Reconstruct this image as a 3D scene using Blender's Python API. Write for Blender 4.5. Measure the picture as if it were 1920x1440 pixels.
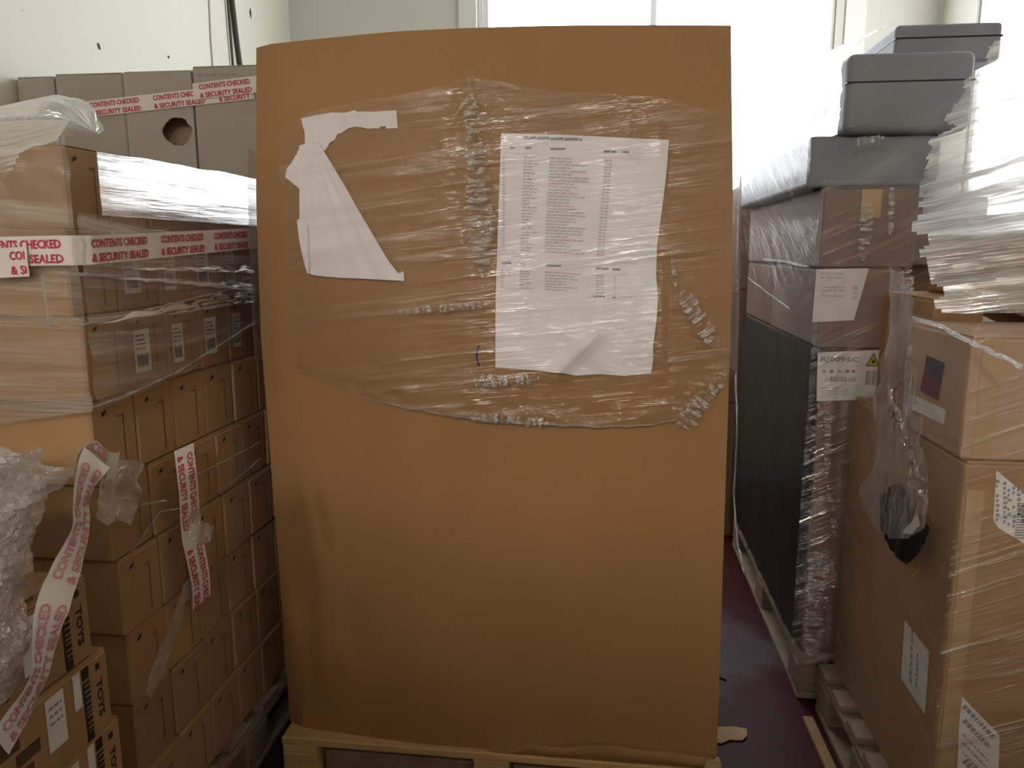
import bpy, bmesh, math, random
from mathutils import Vector, Matrix, noise

# ------------------------------------------------------------------ clear
for o in list(bpy.data.objects):
    bpy.data.objects.remove(o)
scene = bpy.context.scene
COL = scene.collection
random.seed(7)

# ------------------------------------------------------------------ camera
CAM_H = 1.296
cam_data = bpy.data.cameras.new('camera')
cam_data.sensor_width = 36.0
cam_data.lens = 27.0
cam_data.clip_start = 0.02
cam = bpy.data.objects.new('camera', cam_data)
COL.objects.link(cam)
cam.location = (0, 0, CAM_H)
cam.rotation_euler = (math.radians(80), 0, math.radians(7))
scene.camera = cam

# ------------------------------------------------------------------ world, light, exposure
WINDOW_LIGHT = 10.5        # daylight in the frosted panes of the back window
SIDE_WINDOW_LIGHT = 7.5   # daylight in the frosted panes of the side window
TUBE_LIGHT = 420.0          # tubes of the added lamps, unseen behind the camera
EXPOSURE = -0.4
world = bpy.data.worlds.new('world')
scene.world = world
world.use_nodes = True
wb = world.node_tree.nodes['Background']
wb.inputs['Color'].default_value = (0.75, 0.87, 1.0, 1)
wb.inputs['Strength'].default_value = 0.6
vs = scene.view_settings
vs.view_transform = 'Standard'
vs.look = 'None'
vs.gamma = 1.0
vs.use_curve_mapping = False
vs.exposure = EXPOSURE
try:
    scene.cycles.transparent_max_bounces = 40
    scene.cycles.max_bounces = 10
except Exception:
    pass

# ------------------------------------------------------------------ materials
MATS = {}

def new_mat(name):
    m = bpy.data.materials.new(name)
    m.use_nodes = True
    nt = m.node_tree
    for n in list(nt.nodes):
        nt.nodes.remove(n)
    out = nt.nodes.new('ShaderNodeOutputMaterial')
    MATS[name] = m
    return m, nt, out


def N(nt, kind, **kw):
    n = nt.nodes.new(kind)
    for k, v in kw.items():
        setattr(n, k, v)
    return n


def setin(node, **kw):
    for k, v in kw.items():
        node.inputs[k.replace('_', ' ')].default_value = v


def plain(name, col, rough=0.7, spec=0.3, metal=0.0):
    m, nt, out = new_mat(name)
    b = N(nt, 'ShaderNodeBsdfPrincipled')
    b.inputs['Base Color'].default_value = (*col, 1)
    b.inputs['Roughness'].default_value = rough
    b.inputs['Specular IOR Level'].default_value = spec
    b.inputs['Metallic'].default_value = metal
    nt.links.new(b.outputs[0], out.inputs[0])
    return m


def emitter(name, col, strength):
    m, nt, out = new_mat(name)
    e = N(nt, 'ShaderNodeEmission')
    e.inputs[0].default_value = (*col, 1)
    e.inputs[1].default_value = strength
    nt.links.new(e.outputs[0], out.inputs[0])
    return m


def mottled(name, c1, c2, scale=6.0, stretch=(1, 1, 1), rough=0.85, bump=0.1, bscale=60.0,
            vary=0.0, spec=0.2, fiber=None):
    """two-tone noise in object space with a fine bump and a per-object shift of value"""
    m, nt, out = new_mat(name)
    L = nt.links.new
    tc = N(nt, 'ShaderNodeTexCoord')
    mp = N(nt, 'ShaderNodeMapping')
    mp.inputs['Scale'].default_value = stretch
    L(tc.outputs['Object'], mp.inputs['Vector'])
    nz = N(nt, 'ShaderNodeTexNoise')
    setin(nz, Scale=scale, Detail=5.0, Roughness=0.6)
    L(mp.outputs[0], nz.inputs['Vector'])
    rp = N(nt, 'ShaderNodeValToRGB')
    rp.color_ramp.elements[0].position = 0.3
    rp.color_ramp.elements[0].color = (*c1, 1)
    rp.color_ramp.elements[1].position = 0.72
    rp.color_ramp.elements[1].color = (*c2, 1)
    L(nz.outputs[0], rp.inputs[0])
    col = rp.outputs[0]
    if vary:
        oi = N(nt, 'ShaderNodeObjectInfo')
        mr = N(nt, 'ShaderNodeMapRange')
        mr.inputs['To Min'].default_value = 1 - vary
        mr.inputs['To Max'].default_value = 1 + vary
        L(oi.outputs['Random'], mr.inputs['Value'])
        hs = N(nt, 'ShaderNodeHueSaturation')
        L(mr.outputs[0], hs.inputs['Value'])
        L(col, hs.inputs['Color'])
        col = hs.outputs[0]
    b = N(nt, 'ShaderNodeBsdfPrincipled')
    b.inputs['Roughness'].default_value = rough
    b.inputs['Specular IOR Level'].default_value = spec
    L(col, b.inputs['Base Color'])
    if bump:
        n2 = N(nt, 'ShaderNodeTexNoise')
        setin(n2, Scale=bscale, Detail=3.0)
        if fiber:
            mp2 = N(nt, 'ShaderNodeMapping')
            mp2.inputs['Scale'].default_value = fiber
            L(tc.outputs['Object'], mp2.inputs['Vector'])
            L(mp2.outputs[0], n2.inputs['Vector'])
        else:
            L(tc.outputs['Object'], n2.inputs['Vector'])
        bp = N(nt, 'ShaderNodeBump')
        bp.inputs['Strength'].default_value = bump
        bp.inputs['Distance'].default_value = 0.01
        L(n2.outputs[0], bp.inputs['Height'])
        L(bp.outputs[0], b.inputs['Normal'])
    L(b.outputs[0], out.inputs[0])
    return m


def film(name, streak=(3, 45), base=0.05, amp=0.35, white=0.35, rough=0.13, bump=0.6, lo=0.5, hi=0.75,
         tint=(0.95, 0.95, 0.95), angle=0.0, fine=(8, 160), fres=0.55):
    """clear stretch film: transparent sheet with glossy folds that run along u"""
    m, nt, out = new_mat(name)
    L = nt.links.new
    uv = N(nt, 'ShaderNodeUVMap')
    rot = N(nt, 'ShaderNodeMapping')
    rot.inputs['Rotation'].default_value = (0, 0, angle)
    L(uv.outputs[0], rot.inputs['Vector'])

    def noise_at(sc, detail, dist=0.4):
        mp = N(nt, 'ShaderNodeMapping')
        mp.inputs['Scale'].default_value = (sc[0], sc[1], 1)
        L(rot.outputs[0], mp.inputs['Vector'])
        nz = N(nt, 'ShaderNodeTexNoise')
        setin(nz, Scale=1.0, Detail=detail, Roughness=0.6, Distortion=dist)
        L(mp.outputs[0], nz.inputs['Vector'])
        return nz.outputs[0]
    s1 = noise_at(streak, 4.0)
    s2 = noise_at(fine, 3.0)
    add = N(nt, 'ShaderNodeMath', operation='MULTIPLY_ADD')
    L(s2, add.inputs[0])
    add.inputs[1].default_value = 0.35
    L(s1, add.inputs[2])
    bp = N(nt, 'ShaderNodeBump')
    bp.inputs['Strength'].default_value = bump
    bp.inputs['Distance'].default_value = 0.02
    L(add.outputs[0], bp.inputs['Height'])
    ss = N(nt, 'ShaderNodeMapRange', interpolation_type='SMOOTHSTEP')
    ss.inputs['From Min'].default_value = lo
    ss.inputs['From Max'].default_value = hi
    ss.inputs['To Min'].default_value = base
    ss.inputs['To Max'].default_value = base + amp
    L(s1, ss.inputs['Value'])
    lw = N(nt, 'ShaderNodeLayerWeight')
    lw.inputs['Blend'].default_value = 0.25
    L(bp.outputs[0], lw.inputs['Normal'])
    fa = N(nt, 'ShaderNodeMath', operation='MULTIPLY_ADD', use_clamp=True)
    L(lw.outputs['Fresnel'], fa.inputs[0])
    fa.inputs[1].default_value = fres
    L(ss.outputs[0], fa.inputs[2])
    tr = N(nt, 'ShaderNodeBsdfTransparent')
    tr.inputs[0].default_value = (0.97, 0.97, 0.97, 1)
    gl = N(nt, 'ShaderNodeBsdfGlossy')
    gl.inputs['Color'].default_value = (*tint, 1)
    gl.inputs['Roughness'].default_value = rough
    L(bp.outputs[0], gl.inputs['Normal'])
    df = N(nt, 'ShaderNodeBsdfDiffuse')
    df.inputs['Color'].default_value = (*tint, 1)
    tl = N(nt, 'ShaderNodeBsdfTranslucent')
    tl.inputs['Color'].default_value = (*tint, 1)
    mx0 = N(nt, 'ShaderNodeMixShader')
    mx0.inputs[0].default_value = 0.45
    L(df.outputs[0], mx0.inputs[1])
    L(tl.outputs[0], mx0.inputs[2])
    mx1 = N(nt, 'ShaderNodeMixShader')
    mx1.inputs[0].default_value = white
    L(gl.outputs[0], mx1.inputs[1])
    L(mx0.outputs[0], mx1.inputs[2])
    mx2 = N(nt, 'ShaderNodeMixShader')
    L(fa.outputs[0], mx2.inputs[0])
    L(tr.outputs[0], mx2.inputs[1])
    L(mx1.outputs[0], mx2.inputs[2])
    L(mx2.outputs[0], out.inputs[0])
    return m


YB_FLOOR, YF_FLOOR = 4.3, -5.5

def floor_material():
    m, nt, out = new_mat('floor_paint')
    L = nt.links.new
    tc = N(nt, 'ShaderNodeTexCoord')
    nz = N(nt, 'ShaderNodeTexNoise')
    setin(nz, Scale=2.3, Detail=8.0, Roughness=0.62, Distortion=0.3)
    L(tc.outputs['Object'], nz.inputs['Vector'])
    # a worn grey patch where the trucks turn, in the aisle between the stacks
    sub = N(nt, 'ShaderNodeVectorMath', operation='DISTANCE')
    L(tc.outputs['Object'], sub.inputs[0])
    sub.inputs[1].default_value = (0.33 + 0.07, 2.42 - (YB_FLOOR + YF_FLOOR) / 2, 0.08)
    pm = N(nt, 'ShaderNodeMapRange')
    pm.inputs['From Min'].default_value = 0.15
    pm.inputs['From Max'].default_value = 0.46
    pm.inputs['To Min'].default_value = 0.20
    pm.inputs['To Max'].default_value = -0.12
    L(sub.outputs['Value'], pm.inputs['Value'])
    ad = N(nt, 'ShaderNodeMath', operation='ADD')
    L(nz.outputs[0], ad.inputs[0]); L(pm.outputs[0], ad.inputs[1])
    rp = N(nt, 'ShaderNodeValToRGB')
    e = rp.color_ramp.elements
    e[0].position = 0.50; e[0].color = (0.055, 0.002, 0.005, 1)
    e[1].position = 0.66; e[1].color = (0.11, 0.07, 0.08, 1)
    L(ad.outputs[0], rp.inputs[0])
    n2 = N(nt, 'ShaderNodeTexNoise')
    setin(n2, Scale=40.0, Detail=4.0)
    L(tc.outputs['Object'], n2.inputs['Vector'])
    mx = N(nt, 'ShaderNodeMix', data_type='RGBA', blend_type='MULTIPLY')
    mx.inputs['Factor'].default_value = 0.5
    L(rp.outputs[0], mx.inputs[6])
    L(n2.outputs[0], mx.inputs[7])
    b = N(nt, 'ShaderNodeBsdfPrincipled')
    L(mx.outputs[2], b.inputs['Base Color'])
    b.inputs['Roughness'].default_value = 0.5
    b.inputs['Specular IOR Level'].default_value = 0.2
    bp = N(nt, 'ShaderNodeBump')
    bp.inputs['Strength'].default_value = 0.15
    L(n2.outputs[0], bp.inputs['Height'])
    L(bp.outputs[0], b.inputs['Normal'])
    L(b.outputs[0], out.inputs[0])
    return m


floor_material()
mottled('wall_cream', (0.62, 0.60, 0.51), (0.66, 0.64, 0.55), scale=1.2, rough=0.55, bump=0.03, bscale=8)
mottled('wall_white', (0.58, 0.57, 0.51), (0.62, 0.61, 0.55), scale=1.2, rough=0.5, bump=0.02, bscale=8)
plain('ceiling_white', (0.42, 0.41, 0.39), 0.7)
plain('unseen_wall_dark', (0.13, 0.13, 0.14), 0.6)  # unseen wall behind the camera, made dark to cut bounced light
plain('trim_white', (0.70, 0.70, 0.67), 0.4)
plain('frame_white', (0.8, 0.8, 0.8), 0.35)
emitter('pane_daylight', (0.93, 0.97, 1.0), WINDOW_LIGHT)
emitter('side_pane_daylight', (0.95, 0.98, 1.0), SIDE_WINDOW_LIGHT)
emitter('tube_glow', (1.0, 0.93, 0.84), TUBE_LIGHT)
plain('lamp_housing', (0.7, 0.7, 0.7), 0.4)
plain('cable_dark', (0.06, 0.055, 0.045), 0.6)
plain('cable_pale', (0.55, 0.53, 0.45), 0.6)
plain('dark_hole', (0.05, 0.045, 0.04), 0.8)
mottled('board_big', (0.30, 0.162, 0.064), (0.355, 0.196, 0.080), scale=2.2, stretch=(1, 1, 0.6), rough=0.62, bump=0.05,
        bscale=1.0, fiber=(120, 20, 6), spec=0.35)
mottled('board_tan', (0.33, 0.195, 0.095), (0.42, 0.26, 0.135), scale=5, rough=0.75, bump=0.05, bscale=50, vary=0.12)
mottled('board_grey', (0.345, 0.325, 0.285), (0.40, 0.375, 0.33), scale=5, rough=0.75, bump=0.05, bscale=50, vary=0.08)
mottled('board_red', (0.43, 0.285, 0.195), (0.50, 0.34, 0.24), scale=4, rough=0.75, bump=0.05, bscale=50, vary=0.06)
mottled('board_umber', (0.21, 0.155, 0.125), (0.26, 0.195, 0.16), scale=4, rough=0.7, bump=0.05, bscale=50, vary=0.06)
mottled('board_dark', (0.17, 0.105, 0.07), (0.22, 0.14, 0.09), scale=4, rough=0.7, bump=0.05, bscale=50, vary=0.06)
mottled('slate_case', (0.20, 0.21, 0.24), (0.24, 0.25, 0.28), scale=6, rough=0.5, bump=0.04, bscale=80)  # grey-blue, lightened to take in the pale glare over the cases
mottled('board_edge', (0.50, 0.36, 0.21), (0.60, 0.45, 0.28), scale=30, rough=0.85, bump=0.2, bscale=120)
mottled('pallet_wood', (0.50, 0.33, 0.15), (0.66, 0.47, 0.24), scale=3, stretch=(2, 14, 14), rough=0.75, bump=0.15,
        bscale=1, fiber=(6, 90, 90), vary=0.1)
mottled('pallet_wood_old', (0.20, 0.155, 0.11), (0.34, 0.27, 0.20), scale=4, stretch=(3, 3, 12), rough=0.85, bump=0.2,
        bscale=40, vary=0.1)
plain('black_sheet', (0.012, 0.011, 0.012), 0.42, 0.25)
mottled('paper_white', (0.83, 0.81, 0.83), (0.87, 0.85, 0.87), scale=5, rough=0.6, bump=0.03, bscale=60)
plain('label_white', (0.74, 0.73, 0.70), 0.5)
plain('ink_grey', (0.28, 0.28, 0.30), 0.7)
plain('ink_black', (0.03, 0.025, 0.022), 0.7)
plain('ink_faint', (0.50, 0.50, 0.53), 0.7)
plain('ink_brown', (0.10, 0.06, 0.035), 0.7)
plain('ink_blue', (0.02, 0.03, 0.12), 0.6)
plain('tape_white', (0.72, 0.67, 0.63), 0.35, 0.4)
plain('tape_red_ink', (0.50, 0.04, 0.08), 0.45)
plain('tape_pink_ink', (0.60, 0.25, 0.27), 0.45)
plain('sticker_plum', (0.07, 0.02, 0.05), 0.35, 0.5)
plain('sticker_navy', (0.035, 0.03, 0.07), 0.35, 0.5)
plain('sticker_red', (0.16, 0.015, 0.04), 0.35, 0.5)
plain('hazard_yellow', (0.55, 0.47, 0.05), 0.5)
plain('yellow_ink', (0.65, 0.42, 0.02), 0.5)
mottled('parcel_tape', (0.42, 0.28, 0.15), (0.48, 0.33, 0.19), scale=20, rough=0.22, bump=0.1, bscale=60, spec=0.5)

film('film_carton', streak=(1.6, 34), base=0.03, amp=0.22, white=0.30, rough=0.16, bump=0.35, lo=0.48, hi=0.78,
     angle=-0.12, fine=(5, 130))
film('film_stack', streak=(1.2, 30), base=0.10, amp=0.50, white=0.42, rough=0.14, bump=0.5, lo=0.42, hi=0.72, angle=0.10)
film('film_front', streak=(1.5, 22), base=0.14, amp=0.40, white=0.40, rough=0.16, bump=0.55, lo=0.40, hi=0.75, angle=0.15)
film('film_crumple', streak=(26, 30), base=0.22, amp=0.55, white=0.45, rough=0.15, bump=0.9, lo=0.42, hi=0.66,
     fine=(90, 90), tint=(0.93, 0.90, 0.90))
film('film_puff', streak=(9, 5), base=0.38, amp=0.35, white=0.62, rough=0.14, bump=0.5, lo=0.4, hi=0.7, fine=(22, 14),
     tint=(0.94, 0.95, 0.94))
film('film_right', streak=(1.6, 40), base=0.04, amp=0.26, white=0.2, fres=0.12, rough=0.14, bump=0.55, lo=0.46, hi=0.74, angle=-0.45)
film('film_dark', streak=(1.2, 16), base=0.01, amp=0.12, white=0.02, fres=0.06, rough=0.12, bump=0.5, lo=0.52, hi=0.78, angle=-0.5)
film('film_tent', streak=(1.5, 36), base=0.10, amp=0.50, white=0.55, rough=0.12, bump=0.6, lo=0.38, hi=0.7, angle=0.35)
film('film_strand', streak=(30, 6), base=0.10, amp=0.40, white=0.45, rough=0.14, bump=0.7, lo=0.45, hi=0.72, fine=(60, 20), fres=0.35)
film('film_rope', streak=(14, 3), base=0.10, amp=0.55, white=0.35, rough=0.14, bump=0.8, lo=0.42, hi=0.66, fres=0.35)
film('film_slope', streak=(1.5, 30), base=0.28, amp=0.5, white=0.35, rough=0.2, bump=0.35, lo=0.38, hi=0.66, fres=0.35, angle=0.2)
film('film_band', streak=(110, 22), base=0.03, amp=0.85, white=0.42, rough=0.12, bump=0.7, lo=0.42, hi=0.64, fine=(260, 80), fres=0.3)
film('film_gloss', streak=(2.0, 40), base=0.55, amp=0.35, white=0.15, rough=0.22, bump=0.12, lo=0.35, hi=0.6, fine=(6, 130), fres=0.3)

# ------------------------------------------------------------------ helpers
def tag(o, label=None, cat=None, group=None, kind=None):
    if label: o['label'] = label
    if cat: o['category'] = cat
    if group: o['group'] = group
    if kind: o['kind'] = kind
    return o


def mesh_of(name, verts, faces, smooth=False, uvs=None):
    me = bpy.data.meshes.new(name)
    me.from_pydata([tuple(v) for v in verts], [], faces)
    if uvs:
        lay = me.uv_layers.new(name='UVMap')
        for lp in me.loops:
            lay.data[lp.index].uv = uvs[lp.vertex_index]
    if smooth:
        for p in me.polygons:
            p.use_smooth = True
    me.update()
    return me


def obj(name, me, mat=None, parent=None, loc=None, rot=None):
    o = bpy.data.objects.new(name, me)
    COL.objects.link(o)
    if mat is not None and me is not None and not me.materials:
        me.materials.append(MATS[mat])
    if parent: o.parent = parent
    if loc is not None: o.location = loc
    if rot is not None: o.rotation_euler = rot
    return o


def thing(name, label, cat, loc=(0, 0, 0), group=None, rot=(0, 0, 0)):
    o = bpy.data.objects.new(name, None)
    o.empty_display_size = 0.05
    COL.objects.link(o)
    o.location = loc
    o.rotation_euler = rot
    return tag(o, label, cat, group)


_boxes = {}

def box_mesh(sx, sy, sz, bev=0.004, mat='board_tan', seg=1, key=None):
    """bevelled box, origin at the centre of its base"""
    k = (round(sx, 4), round(sy, 4), round(sz, 4), bev, mat, seg, key)
    if k in _boxes: return _boxes[k]
    bm = bmesh.new()
    bmesh.ops.create_cube(bm, size=1.0)
    bmesh.ops.scale(bm, vec=(sx, sy, sz), verts=bm.verts)
    bmesh.ops.translate(bm, vec=(0, 0, sz / 2), verts=bm.verts)
    if bev:
        bmesh.ops.bevel(bm, geom=list(bm.edges), offset=bev, segments=seg, affect='EDGES', profile=0.5)
    me = bpy.data.meshes.new('box')
    bm.to_mesh(me); bm.free()
    me.materials.append(MATS[mat])
    _boxes[k] = me
    return me


def slab(x0, x1, y0, y1, z0, z1, name, mat, parent=None, bev=0.0):
    me = box_mesh(x1 - x0, y1 - y0, z1 - z0, bev, mat)
    return obj(name, me, None, parent, ((x0 + x1) / 2, (y0 + y1) / 2, z0))


def wr(u, v, seed, fu, fv):
    return noise.noise(Vector((u * fu, v * fv, seed * 7.31)))


def sheet(name, fn, nu, nv, mat, parent=None, su=1.0, sv=1.0, keep=None, smooth=True):
    """grid surface; fn(u, v) with u, v in 0..1 gives a point; su, sv are its size in metres for the film pattern"""
    verts, uvs, faces = [], [], []
    for j in range(nv + 1):
        for i in range(nu + 1):
            u, v = i / nu, j / nv
            verts.append(fn(u, v)); uvs.append((u * su, v * sv))
    for j in range(nv):
        for i in range(nu):
            if keep and not keep((i + 0.5) / nu, (j + 0.5) / nv): continue
            a = j * (nu + 1) + i
            faces.append((a, a + 1, a + nu + 2, a + nu + 1))
    return obj(name, mesh_of(name, verts, faces, smooth, uvs), mat, parent)


def cut_outline(outline, step):
    """cut a flat outline (u, v) into a fine mesh with the exact border; returns points and faces"""
    bm = bmesh.new()
    vs_ = [bm.verts.new((p[0], p[1], 0)) for p in outline]
    f = bm.faces.new(vs_)
    bmesh.ops.triangulate(bm, faces=[f])
    us = [p[0] for p in outline]; ws = [p[1] for p in outline]
    for axis, lo, hi in ((0, min(us), max(us)), (1, min(ws), max(ws))):
        c = lo + step
        while c < hi:
            co = (c, 0, 0) if axis == 0 else (0, c, 0)
            no = (1, 0, 0) if axis == 0 else (0, 1, 0)
            bmesh.ops.bisect_plane(bm, geom=list(bm.verts) + list(bm.edges) + list(bm.faces), plane_co=co, plane_no=no)
            c += step
    bmesh.ops.remove_doubles(bm, verts=bm.verts, dist=step * 0.02)
    bm.verts.index_update()
    pts = [(v.co.x, v.co.y) for v in bm.verts]
    faces = [tuple(v.index for v in f.verts) for f in bm.faces]
    bm.free()
    return pts, faces


def cut_sheet(name, outline, step, fn, mat, parent=None, smooth=True):
    pts, faces = cut_outline(outline, step)
    me = mesh_of(name, [fn(u, v) for u, v in pts], faces, smooth, pts)
    return obj(name, me, mat, parent)


_texts = {}

def text_shape(s, bold=0.0):
    """flat letter shapes of a string, height of a capital = 1; returns points, faces, width"""
    if (s, bold) in _texts: return _texts[(s, bold)]
    cu = bpy.data.curves.new('lettering', 'FONT')
    cu.body = s
    cu.resolution_u = 2
    cu.offset = bold
    cu.fill_mode = 'FRONT'
    o = bpy.data.objects.new('lettering', cu)
    COL.objects.link(o)
    dg = bpy.context.evaluated_depsgraph_get()
    dg.update()
    me = bpy.data.meshes.new_from_object(o.evaluated_get(dg))
    k = 1 / 0.72
    pts = [(v.co.x * k, v.co.y * k) for v in me.vertices]
    faces = [tuple(p.vertices) for p in me.polygons]
    bpy.data.objects.remove(o)
    bpy.data.meshes.remove(me)
    bpy.data.curves.remove(cu)
    x0 = min(p[0] for p in pts); x1 = max(p[0] for p in pts)
    pts = [(p[0] - x0, p[1]) for p in pts]
    _texts[(s, bold)] = (pts, faces, x1 - x0)
    return _texts[(s, bold)]


class Print:
    """flat print gathered as shapes in (u, v) metres, then laid onto a surface fn(u, v)"""
    def __init__(s): s.v, s.f = [], []
    def rect(s, u0, v0, u1, v1):
        b = len(s.v)
        s.v += [(u0, v0), (u1, v0), (u1, v1), (u0, v1)]
        s.f.append((b, b + 1, b + 2, b + 3))
    def poly(s, pts):
        b = len(s.v); s.v += list(pts)
        s.f.append(tuple(range(b, b + len(pts))))
    def text(s, string, u, v, h, width=None, bold=0.02, angle=0.0):
        pts, faces, w = text_shape(string, bold)
        kx = h if width is None else width / w
        ca, sa = math.cos(angle), math.sin(angle)
        b = len(s.v)
        for x, y in pts:
            x, y = x * kx, y * h
            s.v.append((u + x * ca - y * sa, v + x * sa + y * ca))
        s.f += [tuple(i + b for i in f) for f in faces]
    def words(s, u0, v, width, h, rnd, lo=0.006, hi=0.02):
        """an unreadable line of small print: a run of word-length dashes"""
        u = u0
        while u < u0 + width:
            w = min(rnd.uniform(lo, hi), u0 + width - u)
            s.rect(u, v, u + w, v + h)
            u += w + h * 0.7
    def build(s, name, fn, mat, parent):
        return obj(name, mesh_of(name, [fn(u, v) for u, v in s.v], s.f), mat, parent)


def tube(name, pts, r, mat, parent=None, n=6, taper=None):
    verts, faces = [], []
    up = Vector((0.13, 0.21, 0.97)).normalized()
    for i, p in enumerate(pts):
        a = Vector(pts[max(i - 1, 0)]); b = Vector(pts[min(i + 1, len(pts) - 1)])
        d = (b - a).normalized()
        s1 = d.cross(up)
        if s1.length < 1e-3: s1 = d.cross(Vector((1, 0, 0)))
        s1.normalize(); s2 = s1.cross(d)
        rr = r * (taper(i / (len(pts) - 1)) if taper else 1)
        for k in range(n):
            t = 2 * math.pi * k / n
            verts.append(Vector(p) + s1 * math.cos(t) * rr + s2 * math.sin(t) * rr)
    for i in range(len(pts) - 1):
        for k in range(n):
            a = i * n + k; b = i * n + (k + 1) % n
            faces.append((a, b, b + n, a + n))
    faces.append(tuple(reversed(range(n))))
    faces.append(tuple(range((len(pts) - 1) * n, len(pts) * n)))
    uvs = [(i // n / max(1, len(pts) - 1), (i % n) / n) for i in range(len(verts))]
    return obj(name, mesh_of(name, verts, faces, True, uvs), mat, parent)


def plane_fn(origin, du, dv, lift=0.0):
    o, a, b = Vector(origin), Vector(du), Vector(dv)
    nrm = a.cross(b).normalized() * lift
    return lambda u, v: o + a * u + b * v + nrm


# ------------------------------------------------------------------ room
XL, XR, YB, YF, ZC = -1.76, 1.62, 4.3, -5.5, 3.4

def struct(o): return tag(o, kind='structure')

fl = slab(XL - 0.1, XR + 0.1, YF - 0.1, YB + 0.1, -0.08, 0.0, 'floor', 'floor_paint'); struct(fl)
ce = slab(XL - 0.1, XR + 0.1, YF - 0.1, YB + 0.1, ZC, ZC + 0.08, 'ceiling', 'ceiling_white'); struct(ce)
wl = slab(XL - 0.1, XL, YF, YB, 0, ZC, 'wall_left', 'wall_cream'); struct(wl)
wf = slab(XL, XR, YF - 0.1, YF, 0, ZC, 'wall_front', 'unseen_wall_dark'); struct(wf)

# back wall: insulated panels with cover strips, a window opening between x -0.58 and 1.12
WX0, WX1, WZ0, WZ1 = -0.70, 1.12, 1.55, 3.2
wback = thing('wall_back', None, None); struct(wback)
edges = [XL, -0.765, 0.225, 1.211, XR]
for a, b in zip(edges[:-1], edges[1:]):
    cuts = sorted({a + 0.002, b - 0.002, min(max(WX0, a + 0.002), b - 0.002), min(max(WX1, a + 0.002), b - 0.002)})
    for c, d in zip(cuts[:-1], cuts[1:]):
        if d - c < 0.01: continue
        if c >= WX0 - 0.001 and d <= WX1 + 0.001:
            slab(c, d, YB, YB + 0.1, 0, WZ0, 'wall_panel', 'wall_white', wback)
            slab(c, d, YB, YB + 0.1, WZ1, ZC, 'wall_panel', 'wall_white', wback)
        else:
            slab(c, d, YB, YB + 0.1, 0, ZC, 'wall_panel', 'wall_white', wback)
for x in (-0.765, 1.211):
    slab(x - 0.05, x + 0.05, YB - 0.012, YB, 0, ZC, 'cover_strip', 'trim_white', wback, 0.003)
# right wall with its opening
SY0, SY1, SZ0, SZ1 = 2.45, 3.92, 1.35, 2.95
wright = thing('wall_right', None, None); struct(wright)
for (y0, y1, z0, z1) in ((YF, SY0, 0, ZC), (SY1, YB, 0, ZC), (SY0, SY1, 0, SZ0), (SY0, SY1, SZ1, ZC)):
    slab(XR, XR + 0.1, y0, y1, z0, z1, 'wall_panel', 'wall_white', wright)


def window(name, horizontal, a0, a1, z0, z1, plane, mat, cols, rows):
    w = thing(name, None, None); struct(w)
    t = 0.045

    def bar(p0, p1, q0, q1, nm):
        if horizontal: slab(p0, p1, plane + 0.02, plane + 0.07, q0, q1, nm, 'frame_white', w, 0.004)
        else: slab(plane + 0.02, plane + 0.07, p0, p1, q0, q1, nm, 'frame_white', w, 0.004)
    bar(a0, a1, z0, z0 + t, 'window_frame'); bar(a0, a1, z1 - t, z1, 'window_frame')
    bar(a0, a0 + t, z0 + t, z1 - t, 'window_frame'); bar(a1 - t, a1, z0 + t, z1 - t, 'window_frame')
    da, dz = (a1 - a0) / cols, (z1 - z0) / rows
    for i in range(cols):
        for j in range(rows):
            p0, p1 = a0 + i * da + 0.02, a0 + (i + 1) * da - 0.02
            q0, q1 = z0 + j * dz + 0.02, z0 + (j + 1) * dz - 0.02
            if horizontal: slab(p0, p1, plane + 0.04, plane + 0.048, q0, q1, 'pane', mat, w)
            else: slab(plane + 0.04, plane + 0.048, p0, p1, q0, q1, 'pane', mat, w)
    for i in range(1, cols):
        c = a0 + i * da; bar(c - 0.018, c + 0.018, z0 + t, z1 - t, 'mullion')
    for j in range(1, rows):
        c = z0 + j * dz; bar(a0 + t, a1 - t, c - 0.014, c + 0.014, 'transom')
    return w

window('window_1', True, WX0, WX1, WZ0, WZ1, YB, 'pane_daylight', 2, 1)
window('window_2', False, SY0, SY1, SZ0, SZ1, XR, 'side_pane_daylight', 2, 1)

# two unseen hanging lamps, added behind the camera to light the carton fronts
LZ = 2.6
for lab, x, y in (('added unseen fluorescent lamp hanging above the left side of the aisle', -1.0, -3.2),
                  ('added unseen fluorescent lamp hanging above the right side of the aisle', 0.35, -3.2)):
    t = thing('added_lamp', lab, 'lamp', (x, y, LZ), None, (0, 0, math.radians(90)))
    obj('lamp_housing', box_mesh(1.3, 0.16, 0.06, 0.008, 'lamp_housing'), None, t, (0, 0, 0))
    for s in (-0.5, 0.5):
        tube('hanging_rod', [(s, 0, 0.06), (s, 0, 0.4), (s, 0, ZC - LZ)], 0.006, 'lamp_housing', t, 6)
    for s in (-0.04, 0.04):
        tube('lamp_tube', [(-0.62, s, -0.02), (-0.3, s, -0.02), (0.3, s, -0.02), (0.62, s, -0.02)], 0.019, 'tube_glow', t, 8)

# cables on the left wall
def cable(label, pts, r, mat):
    o = tube('wall_cable', pts, r, mat)
    return tag(o, label, 'cable', None)

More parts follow.
